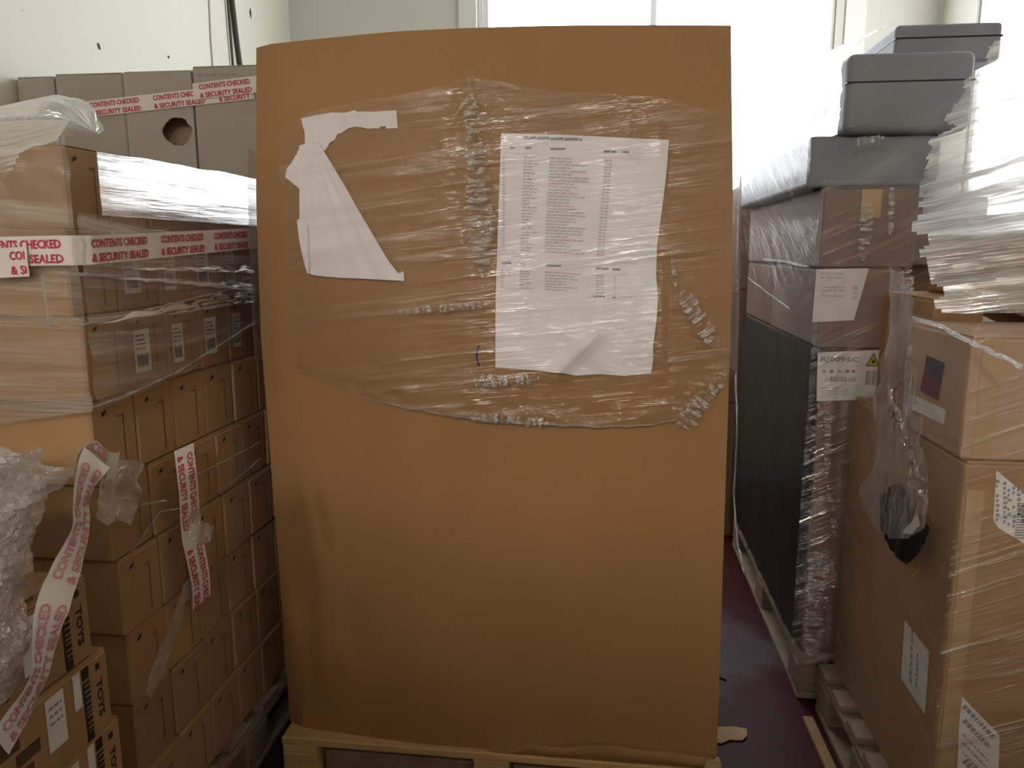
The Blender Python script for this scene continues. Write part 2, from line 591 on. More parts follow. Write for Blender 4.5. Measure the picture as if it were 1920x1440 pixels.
cx = XL + 0.012
cable('thick dark cable hanging on the cream wall above the grey cartons',
      [(cx, 3.60, 3.2), (cx, 3.605, 2.6), (cx, 3.62, 2.42), (cx, 3.64, 2.28), (cx, 3.66, 2.17), (cx, 3.70, 2.05), (cx, 3.74, 1.9)], 0.011, 'cable_dark')
cable('thinner brown cable running right beside the thick dark cable',
      [(cx, 3.565, 3.2), (cx, 3.57, 2.6), (cx, 3.575, 2.4), (cx, 3.585, 2.2), (cx, 3.60, 1.9)], 0.006, 'cable_dark')
cable('thin pale wire on the cream wall apart from the dark cables',
      [(cx - 0.008, 3.40, 3.2), (cx - 0.008, 3.405, 2.6), (cx - 0.008, 3.42, 2.4), (cx - 0.008, 3.41, 2.2), (cx - 0.008, 3.42, 1.9)], 0.004, 'cable_pale')
# chips and stains in the paint of the left wall
for (y, z, r, k) in ((3.83, 2.43, 0.012, 2.2), (2.62, 1.985, 0.008, 1.5), (3.06, 2.05, 0.007, 0.9), (2.27, 2.0, 0.006, 1.0), (3.16, 2.05, 0.004, 1)):
    p = []
    for q in range(9):
        t = 2 * math.pi * q / 9
        rr = r * (0.7 + 0.6 * random.random())
        p.append((XL + 0.001, y + math.cos(t) * rr, z + math.sin(t) * rr * k))
    obj('paint_chip', mesh_of('paint_chip', p, [tuple(range(9))]), 'cable_pale' if r < 0.007 else 'dark_hole', wl,
        (-(XL - 0.05), -(YF + YB) / 2, 0))

# ------------------------------------------------------------------ pallets
def pallet(label, x0, x1, y0, y1, mat, group=None, h=0.144, blocks=3, bw=0.085):
    """wooden pallet: deck boards across, three rows of blocks, bottom boards"""
    W, D = x1 - x0, y1 - y0
    t = thing('wooden_pallet', label, 'pallet', ((x0 + x1) / 2, (y0 + y1) / 2, 0), group)
    tb = 0.02
    n = 6
    bwid = D / (n + 0.6 * (n - 1)) if n > 1 else D
    for i in range(n):                                   # deck boards run along x
        yc = -D / 2 + bwid / 2 + i * (D - bwid) / (n - 1)
        obj('deck_board', box_mesh(W, bwid, tb, 0.003, mat), None, t, (0, yc, h - tb))
    for i in range(3):
        xc = -W / 2 + bw / 2 + i * (W - bw) / 2
        obj('bearer_board', box_mesh(bw * 0.98, D - 0.004, tb, 0.003, mat), None, t, (xc, 0, h - 2 * tb))
        for j in range(3):
            yc = -D / 2 + 0.06 + j * (D - 0.12) / 2
            obj('block', box_mesh(bw, 0.115, h - 3 * tb, 0.004, mat), None, t, (xc, yc, tb))
        obj('bottom_board', box_mesh(bw * 1.02, D, tb, 0.003, mat), None, t, (xc, 0, 0))
    return t

pc = pallet('pale yellow wooden pallet under the tall plain carton', -0.752, 0.262, 1.585, 2.62, 'pallet_wood')
pb = pallet('dull brown wooden pallet under the stack of small marked cartons', -1.72, -0.85, 1.2, 2.13, 'pallet_wood_old')
pe = pallet('dark wooden pallet under the stack wrapped beside the bright window', 0.575, 1.55, 2.14, 3.32, 'pallet_wood_old')
pf = pallet('worn wooden pallet under the film-covered cartons with barcode labels', 0.615, 1.58, 1.36, 2.09, 'pallet_wood_old')
pa = pallet('wooden pallet under the toy cartons', -1.70, -0.76, 0.30, 1.10, 'pallet_wood_old')
# a dirty grey board leaning inside the pallet under the plain carton
for lab, x0, x1 in (('dirty grey board standing under the left half of the pale pallet', -0.660, -0.292), ('dirty grey board standing under the right half of the pale pallet', -0.197, 0.172)):
    gb = obj('loose_board', box_mesh(x1 - x0, 0.018, 0.092, 0.003, 'pallet_wood_old'), None, None, ((x0 + x1) / 2, 1.63, 0.0))
    tag(gb, lab, 'board')

# ------------------------------------------------------------------ the tall plain carton
CZ0, CZ1 = 0.1445, 1.715

def lerp(a, b, t): return a + (b - a) * t

def interp(tab, z):
    for (z0, v0), (z1, v1) in zip(tab[:-1], tab[1:]):
        if z <= z1:
            t = max(0.0, min(1.0, (z - z0) / (z1 - z0)))
            return lerp(v0, v1, t)
    return tab[-1][1]

XLF = [(0.14, -0.715), (0.4, -0.705), (0.8, -0.69), (1.1, -0.682), (1.4, -0.69), (1.72, -0.706)]     # left edge of the front panel
XLO = [(0.14, -0.756), (0.4, -0.760), (0.8, -0.768), (1.1, -0.775), (1.4, -0.768), (1.72, -0.748)]     # outer edge of the bevelled corner
XRF = [(0.14, 0.268), (0.5, 0.262), (1.1, 0.252), (1.4, 0.243), (1.72, 0.224)]

def carton_y(x, z):
    """front surface of the carton: a crease left of the middle and a soft outward bow"""
    y = 1.600
    t = (z - CZ0) / (CZ1 - CZ0)
    if x < -0.43: y += (-0.43 - x) * 0.10
    xx = (x + 0.22) / 0.5
    y -= 0.018 * math.sin(math.pi * min(max(t, 0), 1)) * max(0.0, 1 - xx * xx)
    y += 0.004 * noise.noise(Vector((x * 2.2, z * 1.4, 3.3)))
    # dents low on the left
    d = math.hypot((x + 0.58) / 0.14, (z - 0.42) / 0.2)
    if d < 1: y += 0.012 * (1 - d) ** 2 * math.cos(d * 3)
    if z < 0.20 and x > -0.25: y -= 0.010 * (0.20 - z) / 0.055
    return y

def carton_top(x):
    u = (x + 0.75) / 0.98
    return CZ1 + 0.012 * math.sin(math.pi * min(max(u, 0), 1))

def carton_ring(z, off=0.0, nf=56):
    xl, xo, xr = interp(XLF, z), interp(XLO, z), interp(XRF, z)
    ring = []
    for i in range(nf + 1):
        x = lerp(xl, xr, i / nf)
        ring.append((x, carton_y(x, z) - off))
    ring.append((xr + 0.004 + off, 1.640)); ring.append((xr + 0.006 + off, 2.1)); ring.append((xr + off, 2.52))
    ring.append((xr - 0.03, 2.56 + off)); ring.append((xo + 0.05, 2.56 + off)); ring.append((xo - off, 2.52))
    ring.append((xo - 0.005 - off, 2.1)); ring.append((xo - off, 1.70)); ring.append((xo - off * 0.9, 1.648 - off * 0.2))
    return ring

big = thing('pallet_carton', 'tall plain brown carton with a cut corner standing on the pale pallet', 'carton', (-0.245, 2.08, CZ0))
def build_carton():
    nz = 48
    verts, faces = [], []
    m = None
    for j in range(nz + 1):
        z = lerp(CZ0, CZ1, j / nz)
        ring = carton_ring(z)
        m = len(ring)
        for (x, y) in ring:
            zz = z
            if j > nz - 6: zz = lerp(z, z + carton_top(x) - CZ1, (j - (nz - 6)) / 6)
            verts.append((x, y, zz))
    for j in range(nz):
        for i in range(m):
            a = j * m + i; b = j * m + (i + 1) % m
            faces.append((a, b, b + m, a + m))
    faces.append(tuple(reversed(range(m))))
    faces.append(tuple(range(nz * m, nz * m + m)))
    me = mesh_of('body', verts, faces, True)
    me.set_sharp_from_angle(angle=math.radians(20))
    o = obj('body', me, 'board_big', big, tuple(-c for c in big.location))
    # top flaps
    for (y0, y1) in ((1.70, 2.105), (2.111, 2.54)):
        s = obj('top_flap', box_mesh(0.90, y1 - y0, 0.005, 0.001, 'board_big'), None, big, (-0.01, (y0 + y1) / 2 - 2.08, CZ1 - CZ0 + 0.002))
build_carton()
# crushed lip along the foot of the front panel and the torn corner
lip = sheet('bottom_lip', lambda u, v: Vector((lerp(-0.20, 0.262, u),
            carton_y(lerp(-0.20, 0.262, u), 0.16) - 0.004 - 0.010 * math.sin(math.pi * v) * (0.7 + 0.6 * wr(u, 0, 2, 6, 1)),
            0.147 + v * (0.034 + 0.014 * wr(u, 0.3, 5, 5, 1)) * min(1, u * 8 + 0.15))), 60, 5, 'board_big', big)
lip.location = tuple(-c for c in big.location)
tear_pts = [(0.235, 0.150), (0.270, 0.147), (0.276, 0.165), (0.268, 0.188), (0.256, 0.178), (0.248, 0.186), (0.240, 0.172)]
tear = cut_sheet('torn_corner', tear_pts, 0.006, lambda u, v: Vector((u, carton_y(u, 0.16) - 0.017 + 0.006 * wr(u, v, 4, 90, 90), v)), 'board_edge', big)
tear.location = tuple(-c for c in big.location)
# short blue pen stroke
stroke = Print()
arc = [(-0.263 - 0.006 * math.sin(math.pi * t), 1.052 + 0.044 * t) for t in [i / 10 for i in range(11)]]
for (a, b) in zip(arc[:-1], arc[1:]):
    stroke.poly([(a[0] - 0.0022, a[1]), (a[0] + 0.0022, a[1]), (b[0] + 0.0022, b[1]), (b[0] - 0.0022, b[1])])
so = stroke.build('pen_stroke', lambda u, v: Vector((u, carton_y(u, v) - 0.001, v)), 'ink_blue', big)
so.location = tuple(-c for c in big.location)

# ------------------------------------------------------------------ paper on the carton
def on_carton(off):
    return lambda u, v: Vector((u, carton_y(u, v) - off, v))

# printed list (outline in world x, z)
def list_fold(u, v):
    """creases of the printed sheet"""
    d = 0.0
    k = (u - 0.0) * 0.9 + (v - 1.06)
    d += 0.010 * math.exp(-((u + 0.02 - (1.125 - v) * -1.0) / 0.02) ** 2) if v < 1.13 else 0.0
    d += 0.006 * math.exp(-(k / 0.03) ** 2) * max(0, min(1, (1.2 - v) * 8))
    d += 0.012 * max(0, (u - 0.03) / 0.09) ** 2 * (0.5 + 0.5 * math.sin((v - 1.0) * 14))
    d += 0.003 * noise.noise(Vector((u * 9, v * 9, 1)))
    return d

sheet_out = [(-0.217, 1.524), (-0.10, 1.519), (0.0, 1.513), (0.114, 1.505), (0.112, 1.45), (0.108, 1.40), (0.103, 1.35), (0.098, 1.30),
             (0.098, 1.24), (0.103, 1.20), (0.101, 1.15), (0.096, 1.10), (0.097, 1.07), (0.094, 1.043), (0.04, 1.037), (-0.01, 1.040),
             (-0.06, 1.036), (-0.09, 1.042), (-0.15, 1.046), (-0.229, 1.050), (-0.228, 1.2), (-0.222, 1.38)]
plist = thing('packing_list', 'white printed sheet with a table of rows under the film on the tall carton', 'paper', (-0.06, 1.59, 1.04))
back = tuple(-c for c in plist.location)
def list_surf(off): return lambda u, v: Vector((u, carton_y(u, v) - 0.004 - off - list_fold(u, v), v))
o = cut_sheet('sheet', sheet_out, 0.008, list_surf(0), 'paper_white', plist); o.location = back
pr = Print(); prf = Print(); rnd = random.Random(5)

def skew(u, v): return u, v - (u + 0.2) * 0.055
def row(P, z, cols, h):
    for (u0, w, lo, hi) in cols:
        uu, vv = skew(u0, z)
        u = uu
        while u < uu + w:
            ww = min(rnd.uniform(lo, hi), uu + w - u)
            P.rect(u, vv - (u - uu) * 0.055, u + ww, vv - (u - uu) * 0.055 + h)
            u += ww + 0.0016
row(pr, 1.513, [(-0.170, 0.115, 0.012, 0.03)], 0.0055)
row(pr, 1.494, [(-0.200, 0.010, 0.01, 0.01), (-0.168, 0.012, 0.012, 0.012), (-0.118, 0.030, 0.03, 0.03), (-0.012, 0.024, 0.012, 0.014), (0.024, 0.014, 0.014, 0.014)], 0.0038)
z = 1.477
for i in range(31):
    w3 = rnd.choice((0.045, 0.052, 0.06, 0.075, 0.08))
    row(prf, z, [(-0.210 - 0.004, 0.006, 0.003, 0.006), (-0.171 - i * 0.0002, rnd.uniform(0.012, 0.034), 0.004, 0.012), (-0.119 - i * 0.0003, w3, 0.004, 0.016),
                (-0.010 - i * 0.0004, 0.015, 0.006, 0.008)], 0.0028)
    z -= 0.00615
row(pr, 1.264, [(-0.216, 0.022, 0.02, 0.022), (-0.176, 0.012, 0.012, 0.012), (-0.124, 0.032, 0.03, 0.032), (-0.024, 0.026, 0.012, 0.014), (0.010, 0.016, 0.016, 0.016)], 0.0038)
z = 1.251
for i in range(7):
    row(prf, z, [(-0.217, 0.006, 0.003, 0.006), (-0.178, rnd.uniform(0.015, 0.03), 0.005, 0.012), (-0.126, rnd.uniform(0.04, 0.075), 0.005, 0.016), (-0.022, 0.016, 0.006, 0.008), (0.014, 0.003, 0.003, 0.003)], 0.0028)
    z -= 0.0058
row(pr, 1.208, [(-0.028, 0.024, 0.012, 0.024), (0.012, 0.006, 0.006, 0.006)], 0.0038)
for zz in (1.485, 1.280, 1.257, 1.214):
    prf.poly([(-0.212, zz - 0.0), (0.06, zz - 0.015), (0.06, zz - 0.0144), (-0.212, zz + 0.0006)])
o = pr.build('printed_heading', list_surf(0.0008), 'ink_grey', plist); o.location = back
o = prf.build('printed_rows', list_surf(0.0008), 'ink_faint', plist); o.location = back

# torn sheet
torn = thing('torn_sheet', 'torn and folded blank white sheet under the film on the tall carton', 'paper', (-0.55, 1.60, 1.2))
back = tuple(-c for c in torn.location)

def ray_to_y(px, py, Y):
    """photo pixel to the point on the plane y = Y"""
    a, b = math.radians(7), math.radians(-10)
    fw = Vector((-math.sin(a) * math.cos(b), math.cos(a) * math.cos(b), math.sin(b)))
    rt = Vector((math.cos(a), math.sin(a), 0)); up = rt.cross(fw)
    d = fw * 1440 + rt * (px - 960) - up * (py - 720)
    return Vector((0, 0, CAM_H)) + d * (Y / d.y)

def ray_to_x(px, py, X):
    d = ray_to_y(px, py, 1.0) - Vector((0, 0, CAM_H))
    return Vector((0, 0, CAM_H)) + d * (X / d.x)

def to_xz(pts, Y=1.603):
    r = []
    for x, y in pts:
        p = ray_to_y(480 + x / 3.79, 180 + y / 3.79, Y)
        r.append((p.x, p.z))
    return r

strip_px = [(305, 152), (420, 130), (530, 113), (640, 118), (700, 100), (722, 113), (860, 114), (1005, 108), (1016, 234), (985, 232), (935, 236), (928, 218), (890, 224),
            (880, 236), (840, 232), (800, 236), (760, 226), (705, 218), (660, 228), (610, 258), (572, 268), (555, 310), (520, 330), (505, 356), (480, 388), (430, 350),
            (400, 320), (330, 350), (328, 250), (312, 200)]
fold_px = [(398, 318), (440, 330), (480, 388), (560, 520), (640, 650), (720, 790), (800, 915), (900, 1075), (960, 1170), (1030, 1258), (1072, 1242), (1074, 1312), (1000, 1306),
           (880, 1302), (760, 1296), (620, 1292), (500, 1284), (420, 1276), (362, 1262), (340, 1190), (318, 1100), (300, 1010), (284, 880), (300, 868), (298, 770), (296, 655), (190, 572), (205, 510), (240, 468), (282, 400), (300, 348)]
strip = to_xz(strip_px); fold = to_xz(fold_px)

def torn_relief(u, v):
    # pleats that fan along the long diagonal edge
    ax, az = strip[24]
    bx, bz = fold[10]
    d = Vector((bx - ax, bz - az)).normalized()
    s = (u - ax) * -d.y + (v - az) * d.x          # distance from the diagonal
    t = (u - ax) * d.x + (v - az) * d.y
    L = 0.26
    fan = s / (0.25 + max(0, t) / L)
    e = math.exp(-(s / 0.07) ** 2)
    return 0.004 * e * math.sin(fan * 150) + 0.0025 * noise.noise(Vector((u * 14, v * 14, 9))) + 0.003

o = cut_sheet('torn_strip', strip, 0.006, lambda u, v: Vector((u, carton_y(u, v) - 0.003 - 0.002 * noise.noise(Vector((u * 30, v * 12, 2))) - 0.001 * math.sin(u * 160), v)), 'paper_white', torn); o.location = back
o = cut_sheet('folded_half', fold, 0.005, lambda u, v: Vector((u, carton_y(u, v) - 0.006 - torn_relief(u, v), v)), 'paper_white', torn); o.location = back
flap_px = [(284, 880), (362, 900), (372, 1000), (376, 1258), (362, 1262), (340, 1190), (318, 1100), (300, 1010)]
o = cut_sheet('turned_edge', to_xz(flap_px), 0.006, lambda u, v: Vector((u, carton_y(u, v) - 0.0125 - 0.001 * noise.noise(Vector((u * 30, v * 12, 2))), v)), 'paper_white', torn); o.location = back

# ------------------------------------------------------------------ stretch film round the tall carton
def film_low(x):
    tab = [(-0.80, 1.045), (-0.70, 1.035), (-0.55, 0.985), (-0.40, 0.960), (-0.25, 0.940), (0.0, 0.932), (0.10, 0.938), (0.17, 0.955), (0.22, 1.0), (0.27, 1.055), (0.6, 1.06)]
    return interp(tab, x)

def film_high(x):
    tab = [(-0.80, 1.50), (-0.70, 1.53), (-0.60, 1.575), (-0.45, 1.595), (-0.31, 1.615), (-0.27, 1.635), (-0.1, 1.60), (0.1, 1.585), (0.24, 1.55), (0.6, 1.52)]
    return interp(tab, x)

cf = thing('stretch_film', 'clear stretch film wrapped around the upper half of the tall carton', 'film', (-0.245, 2.08, 0.95))
back = tuple(-c for c in cf.location)
def film_ring():
    nf, nv = 150, 90
    mlen = None
    verts, uvs, faces = [], [], []
    for j in range(nv + 1):
        v = j / nv
        r0 = carton_ring(1.25, 0.0, nf)
        mlen = len(r0)
        s = 0.0
        for i in range(mlen):
            xa = r0[i][0]
            z = lerp(film_low(xa), film_high(xa), v)
            ring = carton_ring(z, 0.019, nf)
            x, y = ring[i]
            if i:
                s += math.hypot(r0[i][0] - r0[i - 1][0], r0[i][1] - r0[i - 1][1])
            w = 0.0
            if i <= nf:
                edge = math.exp(-((z - film_low(xa)) / 0.05) ** 2)
                band = math.exp(-((xa + 0.265) / 0.045) ** 2) * max(0, min(1, (z - 1.20) * 6))
                corner = math.exp(-((xa - 0.20 + (1.0 - z) * 0.2) / 0.05) ** 2) * max(0, min(1, (1.12 - z) * 8))
                w = 0.0022 * wr(xa + z * 0.5, z, 1, 5, 46)
                w += (0.006 * edge + 0.006 * band + 0.007 * corner) * wr(xa, z, 2, 26, 60)
            verts.append((x, y - w - (list_fold(xa, z) if -0.23 < xa < 0.115 and 1.03 < z < 1.53 else 0), z)); uvs.append((s, z))
    for j in range(nv):
        for i in range(mlen - 1):
            a = j * mlen + i
            faces.append((a, a + 1, a + mlen + 1, a + mlen))
    o = obj('wrap', mesh_of('wrap', verts, faces, True, uvs), 'film_carton', cf, back)
film_ring()
# the rolled lower edge and the gathered creases
pts = [(x, carton_y(x, film_low(x)) - 0.021, film_low(x) + 0.003 * noise.noise(Vector((x * 30, 0, 0)))) for x in [lerp(-0.52, 0.15, i / 70) for i in range(71)]]
o = tube('rolled_edge', pts, 0.0045, 'film_rope', cf, 6, lambda t: 0.35 + 0.65 * math.sin(math.pi * min(1, t * 1.1)) + 0.3 * noise.noise(Vector((t * 40, 1, 1)))); o.location = back
def gather(name, x0, z0, x1, z1, w0, w1, amp, freq, n=70, m=14, off=0.027, mat='film_band', seed=1):
    """a band of tight creases from (x0, z0) to (x1, z1)"""
    dx, dz = x1 - x0, z1 - z0
    L = math.hypot(dx, dz); nx, nz = -dz / L, dx / L
    def fn(u, v):
        w = lerp(w0, w1, u) * (1 + 0.3 * wr(u, 0, seed, 9, 1))
        x = x0 + dx * u + nx * (v - 0.5) * w
        z = z0 + dz * u + nz * (v - 0.5) * w
        return Vector((x, carton_y(x, z) - off - amp * math.sin(math.pi * v) * (0.4 + wr(u, v, seed, freq, 5)) - (list_fold(x, z) if -0.23 < x < 0.115 and 1.03 < z < 1.53 else 0), z))
    def ragged(u, v):
        return abs(v - 0.5) * 2 < min(1.0, math.sin(math.pi * u) * 2.2) * (0.85 + 0.5 * wr(u, v, seed + 3, L * 150, 6))
    o = sheet(name, fn, n * 2, m * 2, mat, cf, L, (w0 + w1) / 2, ragged)
    o.location = back
gather('crease_band', -0.278, 1.635, -0.250, 1.24, 0.022, 0.075, 0.006, 70, 120, seed=3)
gather('crease_band', -0.30, 0.952, -0.10, 0.938, 0.02, 0.025, 0.005, 30, seed=4)
gather('crease_band', -0.28, 1.02, -0.13, 1.035, 0.035, 0.03, 0.005, 26, seed=5)
gather('crease_band', 0.150, 0.930, 0.245, 1.05, 0.06, 0.02, 0.008, 26, seed=6)
gather('crease_band', 0.125, 1.30, 0.135, 1.22, 0.006, 0.014, 0.004, 18, seed=7)
gather('crease_band', -0.44, 1.165, -0.23, 1.185, 0.016, 0.02, 0.003, 22, seed=8)
gather('crease_band', 0.14, 1.22, 0.225, 1.10, 0.03, 0.04, 0.004, 26, seed=9)

# ------------------------------------------------------------------ security tape
def polyline_fn(path):
    """path: list of (point, across) with across a half-width vector; returns S(s, t) over length s and t in -1..1"""
    P = [Vector(p) for p, a in path]; A = [Vector(a) for p, a in path]
    acc = [0.0]
    for i in range(1, len(P)): acc.append(acc[-1] + (P[i] - P[i - 1]).length)
    def S(s, t, off=0.0):
        s = max(0.0, min(acc[-1] - 1e-6, s))
        i = 0
        while i < len(P) - 2 and s > acc[i + 1]: i += 1
        f = (s - acc[i]) / (acc[i + 1] - acc[i])
        p = P[i].lerp(P[i + 1], f); a = A[i].lerp(A[i + 1], f)
        n = (P[i + 1] - P[i]).cross(a).normalized()
        return p + a * t + n * off
    return S, acc[-1]


def smooth_path(path, k=6):
    """Catmull-Rom through (point, across) pairs"""
    out = []
    n = len(path)
    for i in range(n - 1):
        p = [path[max(i - 1, 0)], path[i], path[i + 1], path[min(i + 2, n - 1)]]
        for q in range(k):
            t = q / k
            r = []
            for c in (0, 1):
                a, b, d, e = [Vector(w[c]) for w in p]
                r.append(0.5 * ((2 * b) + (d - a) * t + (2 * a - 5 * b + 4 * d - e) * t * t + (3 * b - a - 3 * d + e) * t ** 3))
            out.append((r[0], r[1]))
    out.append((Vector(path[-1][0]), Vector(path[-1][1])))
    return out


def security_tape(label, path, start=0.0, ink='tape_red_ink', side=1, period=0.200, wrinkle=0.0008, ragged=0.0, lift=0.0012, flip=1, skip=()):
    S, L = polyline_fn(path)
    t = thing('security_tape', label, 'tape', path[0][0])
    back = tuple(-c for c in t.location)
    nu = max(12, int(L / 0.006))
    def fn(u, v):
        s = u * L
        if ragged and u > 0.97: s -= ragged * (0.5 + wr(v, 0, 3, 6, 1)) * (u - 0.97) / 0.03
        return S(s, (v * 2 - 1), wrinkle * wr(u, v, 3, L * 40, 2.5))
    o = sheet('tape_strip', fn, nu, 6, 'tape_white', t, L, 0.05); o.location = back
    hw = Vector(path[0][1]).length
    s = start
    while s < L:
        P = Print()
        P.text('CONTENTS CHECKED', s, 0.004, 0.0135, 0.155, 0.03)
        P.text('& SECURITY SEALED', s, -0.019, 0.0135, 0.158, 0.03)
        # letters that fall off either end of the strip are not printed
        faces = [f for f in P.f if all(0.001 < P.v[i][0] < L - 0.001 for i in f)]
        if faces:
            used = sorted({i for f in faces for i in f}); idx = {b: a for a, b in enumerate(used)}
            P.v, P.f = [P.v[i] for i in used], [tuple(idx[i] for i in f) for f in faces]
            o = P.build('tape_lettering', lambda u, v: S(u, v / hw, side * lift + wrinkle * wr(u / L, (v / hw + 1) / 2, 3, L * 40, 2.5)), ink, t)
            o.location = back
        s += period
    return t


# ------------------------------------------------------------------ small cartons of the left stack
def small_carton(label, group, sx, sy, sz, mat, marks=True, face='right'):
    """carton: body, two top flaps, strip of parcel tape, small prints on the face towards the aisle"""
    t = thing('small_carton', label, 'carton', (0, 0, 0), group)
    obj('body', box_mesh(sx, sy, sz - 0.004, 0.004, mat), None, t)
    for s in (-1, 1):
        obj('top_flap', box_mesh(sx - 0.004, sy / 2 - 0.0035, 0.003, 0.001, mat), None, t, (0, s * sy / 4, sz - 0.004))
    obj('parcel_tape', box_mesh(sx - 0.01, 0.045, 0.0006, 0, 'parcel_tape'), None, t, (0, 0, sz - 0.0012))
    if marks:
        P = Print()
        hw = sy / 2
        P.poly([(-hw + 0.028, sz * 0.80), (-hw + 0.040, sz * 0.83), (-hw + 0.041, sz * 0.88), (-hw + 0.029, sz * 0.85)])
        P.build('print_mark', lambda u, v: Vector((sx / 2 + 0.0006, u, v)), 'ink_black', t)
        P = Print()
        P.rect(hw * 0.38, sz * 0.10, hw * 0.42, sz * 0.78)
        P.rect(hw * 0.15, sz * 0.74, hw * 0.42, sz * 0.755)
        P.build('print_line', lambda u, v: Vector((sx / 2 + 0.0006, u, v)), 'ink_brown', t)
    return t


def copy_tree(o, parent=None):
    c = o.copy(); COL.objects.link(c); c.parent = parent
    for ch in list(o.children): copy_tree(ch, c)
    return c


def barcode_label(parent, mat_fn, u0, v0, u1, v1, seed, lines=True):
    """white sticker with a barcode and small print on a face"""
    P = Print(); P.rect(u0, v0, u1, v1)
    st = P.build('sticker', mat_fn(0.0008), 'label_white', parent)
    r = random.Random(seed)
    P = Print()
    w, h = u1 - u0, v1 - v0
    u = u0 + w * 0.12
    while u < u0 + w * 0.82:
        b = r.uniform(0.008, 0.03) * w
        P.rect(u, v0 + h * 0.12, u + b, v0 + h * 0.42); u += b + r.uniform(0.012, 0.03) * w
    for q in range(4):
        P.words(u0 + w * 0.1, v0 + h * (0.54 + 0.1 * q), w * r.uniform(0.4, 0.78), h * 0.045, r, w * 0.05, w * 0.16)
    P.build('sticker_print', mat_fn(0.0014), 'ink_black', st)
    return st

BX, BY0 = -0.862, 1.205
ROWH, COLD = 0.1485, 0.128
proto = small_carton('small brown carton with a black corner mark in the film-wrapped stack', 'small marked cartons in the stack beside the tall carton',
                     0.42, COLD - 0.004, ROWH, 'board_tan')
first = True
ORD = ['first', 'second', 'third', 'fourth', 'fifth', 'sixth', 'seventh', 'eighth', 'ninth']
rj = random.Random(11)
for r in range(9):
    z = 0.1445 + r * ROWH
    dx = {8: -0.105, 7: -0.012}.get(r, rj.uniform(-0.010, 0.002))
    dy = {8: 0.10, 7: -0.035, 6: -0.026, 5: -0.022, 4: 0.0}.get(r, rj.uniform(0.0, 0.015)) + (0.02 if r < 3 else 0)
    for c in range(7):
        for k in range(2):
            if k == 1 and not (c == 0 or r >= 8): continue
            if r == 8 and c == 6: continue
            o = proto if first else copy_tree(proto)
            first = False
            o['label'] = ('small marked carton by the cream wall, %s layer of the left stack, %s back' if k else 'small marked carton in the %s layer of the left stack, %s from its front corner') % (ORD[r], ORD[c])
            o.location = (BX - 0.21 + dx - k * 0.424 + rj.uniform(-0.003, 0.001), BY0 + dy + COLD / 2 + c * COLD, z)
            if k == 0 and r >= 6 and c in (1, 2, 3, 4):
                fnm = lambda off: (lambda u, v: Vector((0.21 + off, u, v)))
                barcode_label(o, fnm, -0.045, 0.03, -0.005 + 0.01 * (c % 2), 0.11, r * 10 + c)

# ------------------------------------------------------------------ grey cartons behind the left stack
def holed_box(sx, sy, sz, cx_, cz_, rx, rz):
    """open-fronted carton body: the front panel is pierced by a ragged oval hole"""
    v, f = [], []
    def q(a, b, c, d):
        k = len(v); v.extend([a, b, c, d]); f.append((k, k + 1, k + 2, k + 3))
    x0, x1, y0, y1 = -sx / 2, sx / 2, -sy / 2, sy / 2
    q((x0, y1, 0), (x0, y1, sz), (x1, y1, sz), (x1, y1, 0))
    q((x0, y0, 0), (x0, y0, sz), (x0, y1, sz), (x0, y1, 0))
    q((x1, y0, 0), (x1, y1, 0), (x1, y1, sz), (x1, y0, sz))
    q((x0, y0, sz), (x1, y0, sz), (x1, y1, sz), (x0, y1, sz))
    q((x0, y0, 0), (x0, y1, 0), (x1, y1, 0), (x1, y0, 0))
    n = 32
    inner, outer, deep = [], [], []
    rr = random.Random(2)
    for i in range(n):
        t = 2 * math.pi * (i + 0.5) / n
        k = 1 + 0.07 * rr.uniform(-1, 1)
        inner.append((cx_ + math.cos(t) * rx * k, y0, cz_ + math.sin(t) * rz * k))
        ca, sa = math.cos(t), math.sin(t)
        m = 1 / max(abs(ca) / (sx / 2), abs(sa) / (sz / 2))
        outer.append((ca * m, y0, sz / 2 + sa * m))
        deep.append((inner[-1][0], y0 + 0.005, inner[-1][2]))
    b = len(v); v.extend(inner + outer + deep)
    for i in range(n):
        j = (i + 1) % n
        f.append((b + i, b + n + i, b + n + j, b + j))
        f.append((b + i, b + j, b + 2 * n + j, b + 2 * n + i))
    # corner fill between the oval rays and the square corners
    for sxn, szn in ((1, 1), (-1, 1), (-1, -1), (1, -1)):
        cxn, czn = sxn * sx / 2, sz / 2 + szn * sz / 2
        ids = sorted(range(n), key=lambda i: (outer[i][0] - cxn) ** 2 + (outer[i][2] - czn) ** 2)[:2]
        k = len(v); v.append((cxn, y0, czn)); f.append((b + n + ids[0], b + n + ids[1], k))
    return mesh_of('body', v, f)

